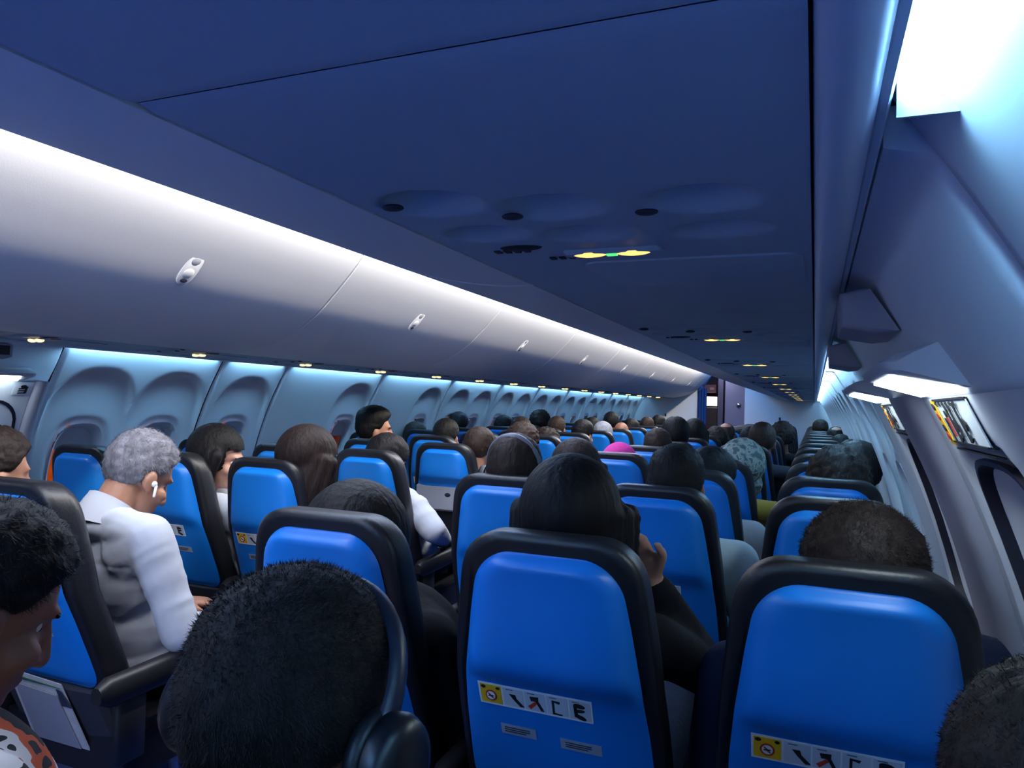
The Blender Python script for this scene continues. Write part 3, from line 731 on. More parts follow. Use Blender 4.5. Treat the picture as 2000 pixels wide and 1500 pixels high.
m = MB(); m.ell((.03, yb(.86) - .02, .865), (.026, .008, .016)); SEATM['tray_latch'] = m.mesh('tray_latch', M_GAP)
m = MB(); m.loft([[(x * .235, .20 + .46 * y_ , z + k) for x, y_ in ((-1, .02), (-.97, 0), (.97, 0), (1, .02), (1, .9), (.93, 1), (-.93, 1), (-1, .9))] for z, k in ((.36, 0), (.38, 0), (.45, 0), (.475, 0))]); SEATM['cushion'] = m.mesh('seat_cushion', M_LEATHER, ang=50)
def arm(x):
    m = MB(); pr = []
    for y_, z0_, z1_, w in ((.10, .600, .640, .018), (.13, .585, .655, .022), (.30, .590, .660, .023), (.50, .600, .660, .023), (.545, .610, .655, .020), (.555, .62, .645, .012)):
        pr.append([(x - w, y_, z0_ + .008), (x - w + .006, y_, z0_), (x + w - .006, y_, z0_), (x + w, y_, z0_ + .008), (x + w, y_, z1_ - .01), (x + w - .01, y_, z1_), (x - w + .01, y_, z1_), (x - w, y_, z1_ - .01)])
    m.loft(pr); m.box((x, .20, .52), (.028, .09, .20), bev=.008); return m.mesh('armrest', M_ARM, ang=50)
SEATM['arm_r'] = arm(.243); SEATM['arm_l'] = arm(-.243)
m = MB()
for y_ in (.26, .58): m.box((0, y_, .33), (.486, .045, .045), bev=.008)
m.box((0, .42, .32), (.06, .36, .03))
SEATM['beam'] = m.mesh('seat_beam', M_METAL)
m = MB()
for sx in (0,): m.cap((.0, .28, .33), (.0, .22, .02), .018, .016); m.cap((.0, .56, .33), (.0, .62, .02), .018, .016); m.box((0, .42, .012), (.05, .50, .02), bev=.004)
SEATM['leg'] = m.mesh('leg', M_METAL)

XF = {'F': .0543, 'E': -.4317, 'D': -.9177, 'C': -1.8756, 'B': -2.3616, 'A': -2.8476}
ROWY = {0: .215, 1: 1.2076, 2: 2.1292}
for r in range(3, 17): ROWY[r] = 2.796 + (r - 3) * .7495
COLTXT = {'F': 'by the right wall', 'E': 'middle of the right three', 'D': 'right of the aisle', 'C': 'left of the aisle', 'B': 'middle of the left three', 'A': 'by the left wall'}
def rowtxt(r): return 'row level with the camera side' if r == 0 else ('nearest full row' if r == 1 else '%s row ahead' % ORD[r - 1])
def seat(r, c):
    y_ = ROWY[r]
    t = thing('cabin_seat', ('blue-backed seat in the row just ahead of the camera, %s' % COLTXT[c]) if r == 0 else 'blue-backed seat with dark rim, %s, %s' % (COLTXT[c], rowtxt(r)), 'seat', (XF[c], y_, 0), 'blue cabin seats')
    link('backrest', SEATM['backrest'], t)
    short = (r, c) in ((3, 'C'), (4, 'C'))
    sh = link('back_shell', SEATM['shell_short' if short else 'shell'], t)
    if not short and r <= 5:
        p = link('safety_placard', SEATM['placard'], t)
        if r <= 3:
            link('placard_cells', SEATM['p_cells'], p); link('pictograms', SEATM['p_figs'], p)['kind'] = 'stuff'
        link('yellow_sticker', SEATM['p_yellow'], p)
        for q in ('label_a', 'label_b'):
            lb = link('grey_label', SEATM[q], t)
            if r <= 2 and q == 'label_a': link('label_print', SEATM['label_lines'], lb)['kind'] = 'stuff'
    if (r, c) == (4, 'C'):
        p = link('tray_recess', SEATM['tray_panel'], t); link('tray_latch', SEATM['tray_latch'], p)
    link('seat_pocket', SEATM['pocket_tall' if short else 'pocket'], t)
    link('seat_cushion', SEATM['cushion'], t); link('seat_beam', SEATM['beam'], t)
    link('armrest', SEATM['arm_r'], t)
    if c in 'AD': link('armrest', SEATM['arm_l'], t)
    if c in 'ACDF': link('leg', SEATM['leg'], t)
for r in range(0, 17):
    for c in 'FEDCBA': seat(r, c)

# ------------------------------------------------------------------ people
SKIN = {'light': mat('light skin', 'a87a64', .55, bump=.05, bscale=200, var=.06, vscale=30), 'tan': mat('tan skin', '8a5d48', .55, bump=.05, bscale=200, var=.06, vscale=30), 'pale': mat('pale skin', 'b88b7a', .55, bump=.05, bscale=200, var=.06, vscale=30)}
def hairmat(name, col, var=.35): return mat(name, col, .62, bump=.6, bscale=70, var=var, vscale=40, spec=.22, stretch=(1, 1, .25))
HAIR = {'black': hairmat('black hair', '0d0c10'), 'brownblack': hairmat('brown black hair', '231b1a'), 'brown': hairmat('brown hair', '2c201c'), 'grey': hairmat('grey hair', '787882', .3), 'reddish': hairmat('reddish brown hair', '1f1413'), 'silver': hairmat('silver hair', '868a95', .2)}
def cloth(name, col, bump=.25, var=.08): return mat(name, col, .85, bump=bump, bscale=40, var=var, vscale=12, spec=.2)
CL = {'white': cloth('white shirt', 'bcc2d0', .06, .03), 'black': cloth('black cloth', '14151c'), 'navy': cloth('navy cloth', '1c2440'), 'grey': cloth('grey cloth', 'a2a4b0'), 'green': cloth('dark green cloth', '2f3a2c'), 'lightblue': cloth('light blue cloth', 'bcd8e8'), 'charcoal': cloth('charcoal cloth', '2a2c36'), 'mustard': cloth('mustard cloth', 'a88a3a'), 'beige': cloth('beige cloth', 'b9b0a4'), 'jeans': cloth('dark jeans', '1e2536'), 'lightgrey': cloth('light grey cloth', 'c3c6d2'), 'pink': cloth('pink knit', 'd8409c', .5), 'teal': cloth('dark teal cloth', '2a3c40')}
# patterned fleece and headscarf
def patterned(name, cols, scale):
    m = bpy.data.materials.new(name); m.use_nodes = True; nt = m.node_tree; b = nt.nodes['Principled BSDF']; b.inputs['Roughness'].default_value = .9
    tc = nt.nodes.new('ShaderNodeTexCoord'); n = nt.nodes.new('ShaderNodeTexNoise'); n.inputs['Scale'].default_value = scale; n.inputs['Detail'].default_value = 3
    r = nt.nodes.new('ShaderNodeValToRGB'); r.color_ramp.interpolation = 'CONSTANT'
    e = r.color_ramp.elements
    for i, (p, c) in enumerate(cols):
        el = e[i] if i < 2 else e.new(p)
        el.position = p; el.color = (*lin(c), 1)
    nt.links.new(tc.outputs['Object'], n.inputs['Vector']); nt.links.new(n.outputs['Fac'], r.inputs['Fac']); nt.links.new(r.outputs[0], b.inputs['Base Color'])
    return m
CL['fleece'] = patterned('patterned fleece', [(0, '14161c'), (.47, 'd8d4d0'), (.55, 'b8502c'), (.62, '1a1c22')], 9)
CL['scarf'] = patterned('patterned headscarf', [(0, '4a5a5c'), (.42, '8a9a94'), (.5, 'a8b0a4'), (.58, '566468')], 28)
M_EYE = mat('eye white', 'e8e6e4', .2)
M_IRIS = mat('dark iris', '2a1c14', .2)
M_SHOE = mat('dark shoe', '1a1a1e', .5)

def vox(mb, voxel, smooth=6, name='m'):
    me = bpy.data.meshes.new(name); me.from_pydata(mb.v, [], mb.f)
    bm = bmesh.new(); bm.from_mesh(me); bmesh.ops.recalc_face_normals(bm, faces=bm.faces[:]); bm.to_mesh(me); bm.free()
    o = bpy.data.objects.new('tmp', me); COL.objects.link(o)
    r = o.modifiers.new('r', 'REMESH'); r.mode = 'VOXEL'; r.voxel_size = voxel
    s = o.modifiers.new('s', 'SMOOTH'); s.factor = .5; s.iterations = smooth
    dg = bpy.context.evaluated_depsgraph_get()
    out = bpy.data.meshes.new_from_object(o.evaluated_get(dg)); out.name = name
    bpy.data.objects.remove(o); bpy.data.meshes.remove(me)
    out.materials.clear(); out.shade_smooth()
    return out

CR_C, CR_R = Vector((0, -.010, .030)), Vector((.077, .097, .092))
def head_prims(m, H):
    T = lambda p: H @ Vector(p); R = H.to_3x3()
    def el(c, r, rot=None): m.ell(T(c), r, R if rot is None else R @ rot, 20, 13)
    el(CR_C, CR_R); el((0, .032, -.040), (.060, .064, .078)); el((0, .052, -.085), (.040, .038, .028)); el((0, .078, -.096), (.020, .018, .016))
    m.cap(T((0, .094, .008)), T((0, .112, -.036)), .0095, .0135); el((.013, .100, -.040), (.009, .010, .008)); el((-.013, .100, -.040), (.009, .010, .008))
    el((0, .076, .026), (.050, .022, .013)); el((0, .090, -.064), (.023, .012, .006)); el((0, .089, -.073), (.020, .012, .007))
    for s in (-1, 1):
        el((s * .045, .062, -.030), (.022, .026, .022))
        rot = Matrix.Rotation(math.radians(-12), 3, 'X') @ Matrix.Rotation(math.radians(s * -22), 3, 'Z')
        el((s * .080, -.006, -.012), (.009, .019, .031), rot); el((s * .077, .004, -.036), (.010, .012, .012), rot); el((s * .086, -.014, -.004), (.006, .012, .022), rot)
    return m
def finger_hand(m, w, d, up, side, scale=1.0, curl=.5, thick=1.0):
    w = Vector(w); d = Vector(d).normalized(); up = Vector(up); up = (up - d * up.dot(d)).normalized(); lat = d.cross(up).normalized() * side
    for k in range(4):
        m.cap(w + d * .01 + lat * (.024 - .016 * k) * .7, w + d * .085 * scale + lat * (.030 - .020 * k), .015, .0125 * thick)
    for k, L in enumerate((.070, .080, .074, .058)):
        b = w + d * .088 * scale + lat * (.030 - .020 * k); a1, a2 = curl * .55, curl * 1.3
        d1 = d * math.cos(a1) - up * math.sin(a1); d2 = d * math.cos(a2) - up * math.sin(a2)
        p1 = b + d1 * L * .5; p2 = p1 + d2 * L * .5
        m.cap(b, p1, .0098 * thick, .009 * thick, 8); m.cap(p1, p2, .009 * thick, .0075 * thick, 8)
    t0 = w + d * .02 + lat * .026; t1 = t0 + (d * .6 + lat * .75 - up * .2).normalized() * .042; t2 = t1 + (d * .9 + lat * .25 - up * .4).normalized() * .030
    m.cap(t0, t1, .015, .0115 * thick, 8); m.cap(t1, t2, .0112 * thick, .009 * thick, 8)

def headmat(sp):
    hx, hy, hz = sp['head']
    M = Matrix.Translation((hx, hy, hz)) @ Matrix.Rotation(math.radians(sp.get('yaw', 0)), 4, 'Z') @ Matrix.Rotation(math.radians(-sp.get('pitch', 0)), 4, 'X') @ Matrix.Rotation(math.radians(sp.get('tilt', 0)), 4, 'Y')
    k = sp.get('hscale', 1.0)
    return M @ Matrix.Scale(k, 4)
def skeleton(sp):
    H = headmat(sp)
    nb = H @ Vector((0, -.030, -.155 + sp.get('short_neck', 0))); nb = Vector((nb.x, min(nb.y, sp['head'][1] - .005), nb.z))
    nb.y = max(nb.y, .135)
    hip = Vector(sp.get('hip', (0, .455, .565)))
    W = sp.get('shw', .175)
    tw = math.radians(sp.get('twist', 0)); ax = Vector((math.cos(tw), math.sin(tw), 0))
    S = {s: nb + ax * s * W + Vector((0, .012, -.055)) for s in (-1, 1)}
    for s in (-1, 1): S[s].y = max(S[s].y, .205)
    ch = hip.lerp(nb, .62); be = hip.lerp(nb, .26); bk = sp.get('bulk', 0.0)
    ch.y = max(ch.y, .295 + bk); be.y = max(be.y, .38 + bk)
    K = {s: hip + Vector((s * .10, .34, .03)) for s in (-1, 1)}
    A = {s: K[s] + Vector((s * .01, .02, -.47)) for s in (-1, 1)}
    arms = {}
    for s in (-1, 1):
        if 'arms' in sp and s in sp['arms']: e, w = [Vector(p) for p in sp['arms'][s]]
        else:
            e = S[s] + Vector((s * .045, .10, -.245)); w = Vector((hip.x + s * .08, hip.y + .22, hip.z + .115))
            if (w - e).length > .27: w = e + (w - e).normalized() * .26
        arms[s] = (e, w)
    return H, nb, hip, S, ch, be, K, A, arms, ax
def body_mesh(sp, voxel):
    H, nb, hip, S, ch, be, K, A, arms, ax = skeleton(sp)
    m = MB(); head_prims(m, H)
    k = sp.get('hscale', 1.0)
    m.cap(H @ Vector((0, -.022, -.045)), nb + Vector((0, 0, -.02)), .056 * k, .058 * k, 14)
    Rt = Matrix.Rotation(math.radians(sp.get('twist', 0)), 3, 'Z')
    m.ell(ch, (.135, .088, .155), Rt); m.ell(be, (.120, .090, .12), Rt); m.ell(hip, (.150, .115, .09)); m.cap(hip, be, .10, .10)
    for s in (-1, 1):
        m.cap(nb + ax * s * .03 + Vector((0, 0, -.02)), S[s], .040, .042); m.cap(S[s].lerp(ch, .5), S[s], .06, .044)
        e, w = arms[s]; m.cap(S[s], e, .042, .034); m.cap(e, w, .034, .024)
        d = (w - e).normalized(); up = sp.get('palm_up', {}).get(s, Vector((0, 0, 1)))
        finger_hand(m, w + d * .01, d, up, -s, 1, sp.get('curl', {}).get(s, .6), 1.0 if voxel < .008 else 1.15)
        m.cap(hip + Vector((s * .085, .02, -.005)), K[s], .074, .052); m.cap(K[s], A[s], .050, .036)
        m.cap(A[s] + Vector((0, .0, -.035)), A[s] + Vector((s * .01, .16, -.055)), .036, .028)
    return vox(m, voxel, 5 if voxel > .007 else 4, 'body')
def shirt_mesh(sp, voxel):
    H, nb, hip, S, ch, be, K, A, arms, ax = skeleton(sp)
    bulk = sp.get('bulk', 0.0); m = MB(); m.ell(nb + Vector((0, -.024 if sp.get('collar') else .0, -.042)), (.095, (.066 if sp.get('collar') else .07), .040))
    Rt = Matrix.Rotation(math.radians(sp.get('twist', 0)), 3, 'Z')
    m.ell(ch, (.160 + bulk, .112 + bulk, .175), Rt); m.ell(be, (.148 + bulk, .118 + bulk, .135), Rt); m.ell(hip + Vector((0, -.01, .03)), (.158 + bulk, .125 + bulk, .085)); m.cap(hip + Vector((0, 0, .03)), ch, .110 + bulk, .115 + bulk, 16)
    if sp.get('high'):
        m.cap(H @ Vector((.045, .015, -.085)), S[1] + Vector((.035, .03, .035)), .065, .085, 14)
    for s in (-1, 1):
        e, w = arms[s]
        m.cap(nb + ax * s * .045 + Vector((0, -.01, -.035)), S[s], .050 + bulk * .5, .054 + bulk * .6, 14); m.cap(S[s].lerp(ch, .45), S[s], .085 + bulk, .056 + bulk * .6, 14)
        m.cap(S[s], e, .056 + bulk * .6, .048 + bulk * .6, 14)
        if sp.get('sleeve', 'long') == 'long': m.cap(e, e.lerp(w, .93), .047 + bulk * .6, .034 + bulk * .5, 14)
        else: pass
    me = vox(m, voxel, 5, 'shirt')
    if sp.get('wrinkle'):
        n = len(me.vertices); co = np.empty(n * 3, np.float32); me.vertices.foreach_get('co', co); co = co.reshape(-1, 3)
        no = np.empty(n * 3, np.float32); me.vertices.foreach_get('normal', no); no = no.reshape(-1, 3)
        amp = sp['wrinkle']
        for i in range(n):
            p = Vector(co[i]); q = Vector((p.x * 3 + p.z * 2, p.y * 5, p.z * 17 - p.x * 12))
            w = .35 - 1.1 * abs(noise.noise(q)) + .25 * noise.noise(q * .5)
            sz = S[1].z - .085 - .25 * abs(p.x) * 0
            if p.y < ch.y + .02 and abs(p.x - ch.x) < .15: w -= .5 * math.exp(-((p.z - sz) / .0045) ** 2)
            co[i] += no[i] * amp * w
        me.vertices.foreach_set('co', co.ravel()); me.update()
    return me
def collar_mesh(sp):
    H, nb, hip, S, ch, be, K, A, arms, ax = skeleton(sp); m = MB()
    n = (H @ Vector((0, -.022, -.035)) - nb).normalized(); n = (n + Vector((0, .0, .55))).normalized()
    x = Vector((1, 0, 0)); x = (x - n * x.dot(n)).normalized(); y = n.cross(x)
    c = nb + n * .004
    rings = []
    for rr, hb, hf in ((.084, -.050, -.040), (.072, .010, -.006), (.066, .030, .006), (.0655, .036, .010), (.062, .037, .010), (.061, .026, .0), (.066, -.045, -.04)):
        rg = []
        for k in range(40):
            a = 2 * math.pi * k / 40; f = .5 + .5 * math.sin(a)
            rg.append(c + x * rr * 1.02 * math.cos(a) + y * rr * math.sin(a) + n * (hb * (1 - f) + hf * f))
        rings.append(rg)
    m.loft(rings, cap0=False, cap1=False); return m.mesh('collar', CL['white'], ang=50)
def trousers_mesh(sp, voxel):
    H, nb, hip, S, ch, be, K, A, arms, ax = skeleton(sp); m = MB()
    m.ell(hip + Vector((0, 0, -.005)), (.160, .128, .098))
    for s in (-1, 1):
        m.cap(hip + Vector((s * .085, .01, -.005)), K[s], .086, .066, 14); m.cap(K[s], A[s] + Vector((0, 0, .03)), .064, .050, 14)
    return vox(m, voxel, 5, 'trousers')
def shoe_mesh(sp, s):
    H, nb, hip, S, ch, be, K, A, arms, ax = skeleton(sp); m = MB(); a = A[s]
    m.cap(a + Vector((0, -.02, -.03)), a + Vector((s * .01, .17, -.052)), .046, .036, 12); m.cap(a + Vector((0, 0, .01)), a + Vector((0, 0, -.03)), .044, .046, 12)
    return m.mesh('shoe', M_SHOE)
HL = [(-.12, -.062), (-.04, -.052), (-.022, -.030), (-.012, .010), (.018, .012), (.03, .022), (.048, .058), (.1, .078)]
def hair_short(sp, top=.020, sidet=.011, nape=0.0, strands=0, slen=.012, messy=.003, spot=0.0):
    H = headmat(sp); m = MB(); nu, nv = 64, 44; rs = []
    seed = random.random() * 50
    def rad(d):
        r = 1 / math.sqrt(sum((d[k] / CR_R[k]) ** 2 for k in range(3))); p = CR_C + d * r
        hl = interp(p.y, HL) - nape * sstep(0, -.05, p.y)
        sd = p.z - hl
        if abs(p.y - .03) < .04 and p.z > .02: sd = min(sd, p.z - hl)
        th = sidet + (top - sidet) * sstep(.1, .8, d.z)
        if spot and d.z > .5: th *= 1 - sstep(spot, spot * .5, (Vector((0, -.35, .9)).normalized() - d).length)
        k = sstep(-.004, .022, sd)
        off = th * k - .010 * (1 - sstep(-.010, .004, sd))
        off += messy * noise.noise(d * 7 + Vector((seed, 0, 0))) * k + messy * .6 * noise.noise(d * 19 + Vector((seed, 3, 0))) * k
        if spot and d.z > .5 and (Vector((0, -.35, .9)).normalized() - d).length < spot * .7: off -= .012
        return r + off, k
    def P(u, v):
        a = 2 * math.pi * u; t = -math.pi / 2 + math.pi * v
        d = Vector((math.cos(t) * math.cos(a), math.cos(t) * math.sin(a), math.sin(t)))
        return H @ (CR_C + d * rad(d)[0])
    m.grid(P, nu, nv)
    if strands:
        n = 0
        while n < strands:
            d = Vector(RNG.normal(size=3)).normalized(); r, k = rad(d)
            if k < .5 or d.z < -.7: n += 1; continue
            p = CR_C + d * (r - .001)
            flow = Vector((-d.y * .4, d.x * .4 + .15, -.25 - .3 * (1 - d.z))) + Vector(RNG.normal(size=3)) * .35
            flow = (flow - d * flow.dot(d)) * .8 + d * (.10 + .26 * RNG.random())
            L = slen * (.6 + .8 * RNG.random()); tip = p + flow.normalized() * L
            w = d.cross(flow).normalized() * .00045
            A_, B_, C_ = H @ (p - w), H @ (p + w), H @ tip
            o = len(m.v); m.v += [tuple(A_), tuple(B_), tuple(C_)]; m.f.append((o, o + 1, o + 2)); m.m.append(0); n += 1
    me = m.mesh('hair', HAIR['black'], ang=180); me.materials.clear(); return me
def hair_long(sp, zbot=-.30, wide=.100, front=.030, thick=.022, name='hair', voxel=.007, fr_low=None):
    # cap over the skull flowing into a curtain that leaves the face free
    H = headmat(sp); m = MB(); R = H.to_3x3()
    m.ell(H @ (CR_C + Vector((0, -.008, .004))), (CR_R.x + thick, CR_R.y + thick * .8, CR_R.z + thick * .75), R, 24, 16)
    n = 14
    for k in range(n):
        t = k / (n - 1); z = .02 + (zbot - .02) * t
        for j in range(-5, 6):
            f = j / 5; x_ = wide * math.sin(f * 1.45) * (1 - .18 * max(0, t - .6)); yy = -.035 - .055 * math.cos(f * 1.5) + (front + .03) * abs(f) ** 1.5 * (1 - .3 * t)
            q = H @ Vector((x_, yy, max(z, -.08)))
            if z < -.08: q += Vector((0, 0, z + .08))
            m.ell(q, (.026, .024, .030), None, 8, 6)
    # cut the front so that the forehead and the face stay free: handled by the small radius in front
    me = vox(m, voxel, 6, name)
    Hi = H.inverted(); bm = bmesh.new(); bm.from_mesh(me)
    lim = sp.get('hairline', .058)
    kill = [v for v in bm.verts if (lambda p: p.y > .052 and p.z < lim)(Hi @ v.co)]
    bmesh.ops.delete(bm, geom=kill, context='VERTS'); bm.to_mesh(me); bm.free()
    me.shade_smooth(); return me
def hood_mesh(sp, thick=.034, drape=True, voxel=.009, name='hood'):
    H = headmat(sp); m = MB(); R = H.to_3x3(); nb = skeleton(sp)[1]
    m.ell(H @ (CR_C + Vector((0, -.012, .0))), (CR_R.x + thick, CR_R.y + thick * .9, CR_R.z + thick * .8), R, 24, 16)
    m.ell(H @ Vector((0, .0, -.07)), (.082 + thick * .4, .092, .08), R)
    if drape: m.cap(H @ Vector((0, -.03, -.06)), nb + Vector((0, .03, -.02)), .088, .085, 16)
    me = vox(m, voxel, 6, name); Hi = H.inverted(); bm = bmesh.new(); bm.from_mesh(me)
    kill = [v for v in bm.verts if (lambda p: p.y > .070 and -.10 < p.z < .070 and abs(p.x) < .062)(Hi @ v.co)]
    bmesh.ops.delete(bm, geom=kill, context='VERTS'); bm.to_mesh(me); bm.free(); me.shade_smooth(); return me
def beanie_mesh(sp):
    H = headmat(sp); m = MB(); nu, nv = 40, 18
    def P(u, v):
        a = 2 * math.pi * u; t = -.12 + (math.pi / 2 + .12) * v
        d = Vector((math.cos(t) * math.cos(a), math.cos(t) * math.sin(a), math.sin(t)))
        r = 1 / math.sqrt(sum((d[k] / CR_R[k]) ** 2 for k in range(3))) + .020 + .003 * math.sin(a * 20) * math.cos(t)
        return H @ (CR_C + d * r)
    m.grid(P, nu, nv); me = m.mesh('knit_cap', CL['pink']); return me

def setmat(o, mt):
    if len(o.data.materials) == 0: o.data.materials.append(mt)
    o.material_slots[0].link = 'OBJECT'; o.material_slots[0].material = mt
PC = {}
PEOPLE = []
def person(label, row, col, head, hair=('short', 'black', {}), skin='tan', shirt='navy', trousers='jeans', shape=None, detail=False, faces=False, group=None, dy=0.0, dx=0.0, **kw):
    """head is given in world coordinates as the skull centre; shared shapes use 'shape' as a cache key"""
    x0, y0 = XF[col] + dx, ROWY[row] + dy
    t = thing('person', label, 'person', (x0, y0, 0), group)
    if shape:
        sp = dict(SHAPES[shape]); key = shape
        d = Vector(head) - Vector((x0, y0, 0)) - Vector(sp['head'])
        t.location = (x0 + d.x, y0 + d.y, d.z)
    else:
        sp = dict(head=(head[0] - x0, head[1] - y0, head[2]), **kw); key = len(PC) + 1000
    vx = .0065 if detail else .0105
    if key not in PC:
        PC[key] = dict(body=body_mesh(sp, vx), shirt=shirt_mesh(sp, .0075 if sp.get('wrinkle') else .0115), trousers=trousers_mesh(sp, .013), shoes=[shoe_mesh(sp, s) for s in (-1, 1)])
    C = PC[key]
    b = link('body', C['body'], t); setmat(b, SKIN[skin])
    s = link('shirt', C['shirt'], t); setmat(s, CL[shirt])
    if sp.get('collar'): link('collar', collar_mesh(sp), s)
    p = link('trousers', C['trousers'], t); setmat(p, CL[trousers])
    for q in C['shoes']: link('shoe', q, t)
    st, hc, ho = hair
    hk = (key, st, tuple(sorted(ho.items())))
    if st != 'bald':
        if hk not in PC or ho.get('strands'):
            if st == 'short': PC[hk] = hair_short(sp, **ho)
            elif st == 'long': PC[hk] = hair_long(sp, **ho)
            elif st == 'hood': PC[hk] = hood_mesh(sp, **ho)
            elif st == 'beanie': PC[hk] = beanie_mesh(sp)
        h = link({'short': 'hair', 'long': 'hair', 'hood': 'hood', 'beanie': 'knit_cap'}[st], PC[hk], t)
        setmat(h, HAIR[hc] if hc in HAIR else CL[hc])
        if st == 'beanie' or st == 'hood': h['label'] = {'pink': 'pink knitted cap', 'scarf': 'grey patterned headscarf'}.get(hc, '%s hood' % hc)
    if faces:
        H = headmat(sp)
        for sx in (-1, 1):
            e = MB(); e.ell(H @ Vector((sx * .030, .0650, .004)), (.0112, .0112, .0112), None, 14, 10); eo = e.build('eye', M_EYE, t)
            e = MB(); e.ell(H @ Vector((sx * .030, .0752, .003)), (.0052, .0022, .0052), H.to_3x3(), 10, 6); e.build('iris', M_IRIS, eo)
            e = MB(); e.cap(H @ Vector((sx * .014, .0945, .022)), H @ Vector((sx * .044, .083, .024)), .004, .003, 8); eb = e.build('eyebrow', HAIR['black'] if hc not in HAIR else HAIR[hc], t)
    t['_h'] = [x for r_ in headmat(sp) for x in r_]
    return t, sp

# shapes shared by the farther passengers
SHAPES = {
    'a': dict(head=(0, .16, 1.145), yaw=0, pitch=4),
    'b': dict(head=(.02, .17, 1.14), yaw=-22, pitch=10, tilt=3),
    'c': dict(head=(-.02, .16, 1.14), yaw=20, pitch=6, tilt=-4),
    'w': dict(head=(0, .16, 1.13), yaw=0, pitch=8, shw=.155),
}
S1 = ('short', 'black', dict(top=.018, sidet=.011))
S2 = ('short', 'brownblack', dict(top=.026, sidet=.016, messy=.006))
S3 = ('short', 'brown', dict(top=.014, sidet=.008))
def zc(top, extra=.140): return CAMZ + top - extra          # skull centre height from head-top offset

# --- near passengers, each with a shape of its own
hp, hp_sp = person('man with dark cropped hair and black headphones, nearest head in front of the camera', 0, 'E', (-.435, .555, 1.085), ('short', 'brownblack', dict(top=.015, sidet=.008, nape=-.028, strands=46000, slen=.0065, messy=.002)), 'tan', 'charcoal', 'jeans', detail=True, yaw=-6, pitch=6, hscale=1.02)
person('dark-haired person at the right edge, only a dark crop of hair and an ear showing', 0, 'F', (.175, .62, 1.075), ('short', 'brownblack', dict(top=.018, sidet=.010, strands=24000, slen=.0055)), 'pale', 'charcoal', 'jeans', detail=True, yaw=8, pitch=5)
fl_, fl_sp = person('dark-haired person at the left edge looking down, in a patterned fleece sleeve', 0, 'D', (-1.005, .62, 1.09), ('short', 'black', dict(top=.026, sidet=.014, strands=9000, slen=.011, messy=.006)), 'tan', 'fleece', 'jeans', detail=True, faces=True, yaw=-14, pitch=28, bulk=.012)
gm, gm_sp = person('grey-haired man in a white shirt leaning forward, white earbud in his ear', 1, 'C', (-1.885, 1.62, 1.125), ('short', 'grey', dict(top=.020, sidet=.010, strands=12000, slen=.011, messy=.006)), 'light', 'white', 'charcoal', detail=True, faces=True, yaw=-10, pitch=30, wrinkle=.006, collar=True, short_neck=.030, twist=-8, shw=.185, bulk=.010, arms={1: ((.235, .37, .70), (.12, .57, .66))})
person('woman with long straight black hair, hand raised beside her neck', 1, 'E', (-.445, 1.405, 1.140), ('long', 'black', dict(zbot=-.30, wide=.112, thick=.024)), 'pale', 'black', 'jeans', detail=True, yaw=6, pitch=4, shw=.165, arms={1: ((.245, .36, .83), (.135, .30, 1.02))}, palm_up={1: Vector((.3, 1, 0))}, curl={1: 1.1})
person('dark-haired man in a dark jacket, head low before the right wall', 1, 'F', (.080, 1.385, 1.075), ('short', 'brownblack', dict(top=.026, sidet=.018, strands=20000, slen=.009, messy=.006)), 'tan', 'navy', 'jeans', detail=True, yaw=4, pitch=10, hscale=1.04, bulk=.028, shw=.205, short_neck=.02, high=True)
person('person bent over in a black hood and jacket, beige trousers, right of the aisle', 1, 'D', (-.975, 1.44, 1.025), ('hood', 'black', dict(thick=.050)), 'tan', 'black', 'beige', yaw=18, pitch=28, bulk=.04)
person('woman with long black hair, pale face turned right, white top', 2, 'B', (-2.27, 2.33, 1.115), ('long', 'black', dict(zbot=-.22, wide=.105, thick=.024)), 'pale', 'white', 'jeans', detail=True, faces=True, yaw=-62, pitch=14, shw=.16)
person('woman with reddish brown bobbed hair and dark green top', 2, 'C', (-1.775, 2.28, 1.125), ('long', 'reddish', dict(zbot=-.15, wide=.115, thick=.032)), 'light', 'green', 'jeans', yaw=-16, pitch=16, tilt=4)
h2, h2_sp = person('dark-haired person wearing grey-banded headphones, right of the aisle', 2, 'D', (-.925, 2.28, 1.135), ('short', 'brownblack', dict(top=.022, sidet=.014)), 'light', 'charcoal', 'jeans', yaw=0, pitch=6)
person('man with short black hair and light blue shirt, ears showing', 2, 'E', (-.398, 2.34, 1.125), ('short', 'black', dict(top=.020, sidet=.009, nape=.01, strands=8000, slen=.007)), 'tan', 'lightblue', 'jeans', yaw=-4, pitch=4, bulk=.02, shw=.19)
person('dark-haired person in white sleeves beside the aisle armrest', 3, 'C', (-1.875, 3.00, 1.07), ('short', 'black', dict(top=.028, sidet=.022)), 'tan', 'white', 'jeans', yaw=-10, pitch=14, wrinkle=.006, bulk=.02, arms={1: ((.27, .18, .79), (.20, .42, .70))})
person('man with tall black quiff turned right, standing above the others', 4, 'B', (-2.50, 3.85, 1.18), ('short', 'black', dict(top=.040, sidet=.016)), 'light', 'black', 'jeans', yaw=-50, pitch=0, faces=True)
person('dark-haired person by the right wall, hair ruffled', 3, 'F', (.085, 2.96, 1.095), ('short', 'brownblack', dict(top=.036, sidet=.030, messy=.010, strands=7000, slen=.013)), 'tan', 'charcoal', 'jeans', yaw=6, pitch=6, hscale=1.04)
person('person with black hair, fourth row by the right wall, dark green jacket', 4, 'F', (.190, 3.72, 1.10), ('short', 'black', dict(top=.034, sidet=.026)), 'tan', 'teal', 'jeans', yaw=0, pitch=6, bulk=.03)
person('person in grey patterned headscarf, right of the aisle seats', 4, 'E', (-.315, 3.70, 1.095), ('hood', 'scarf', dict(thick=.034, drape=False)), 'light', 'mustard', 'jeans', yaw=-8, pitch=8)
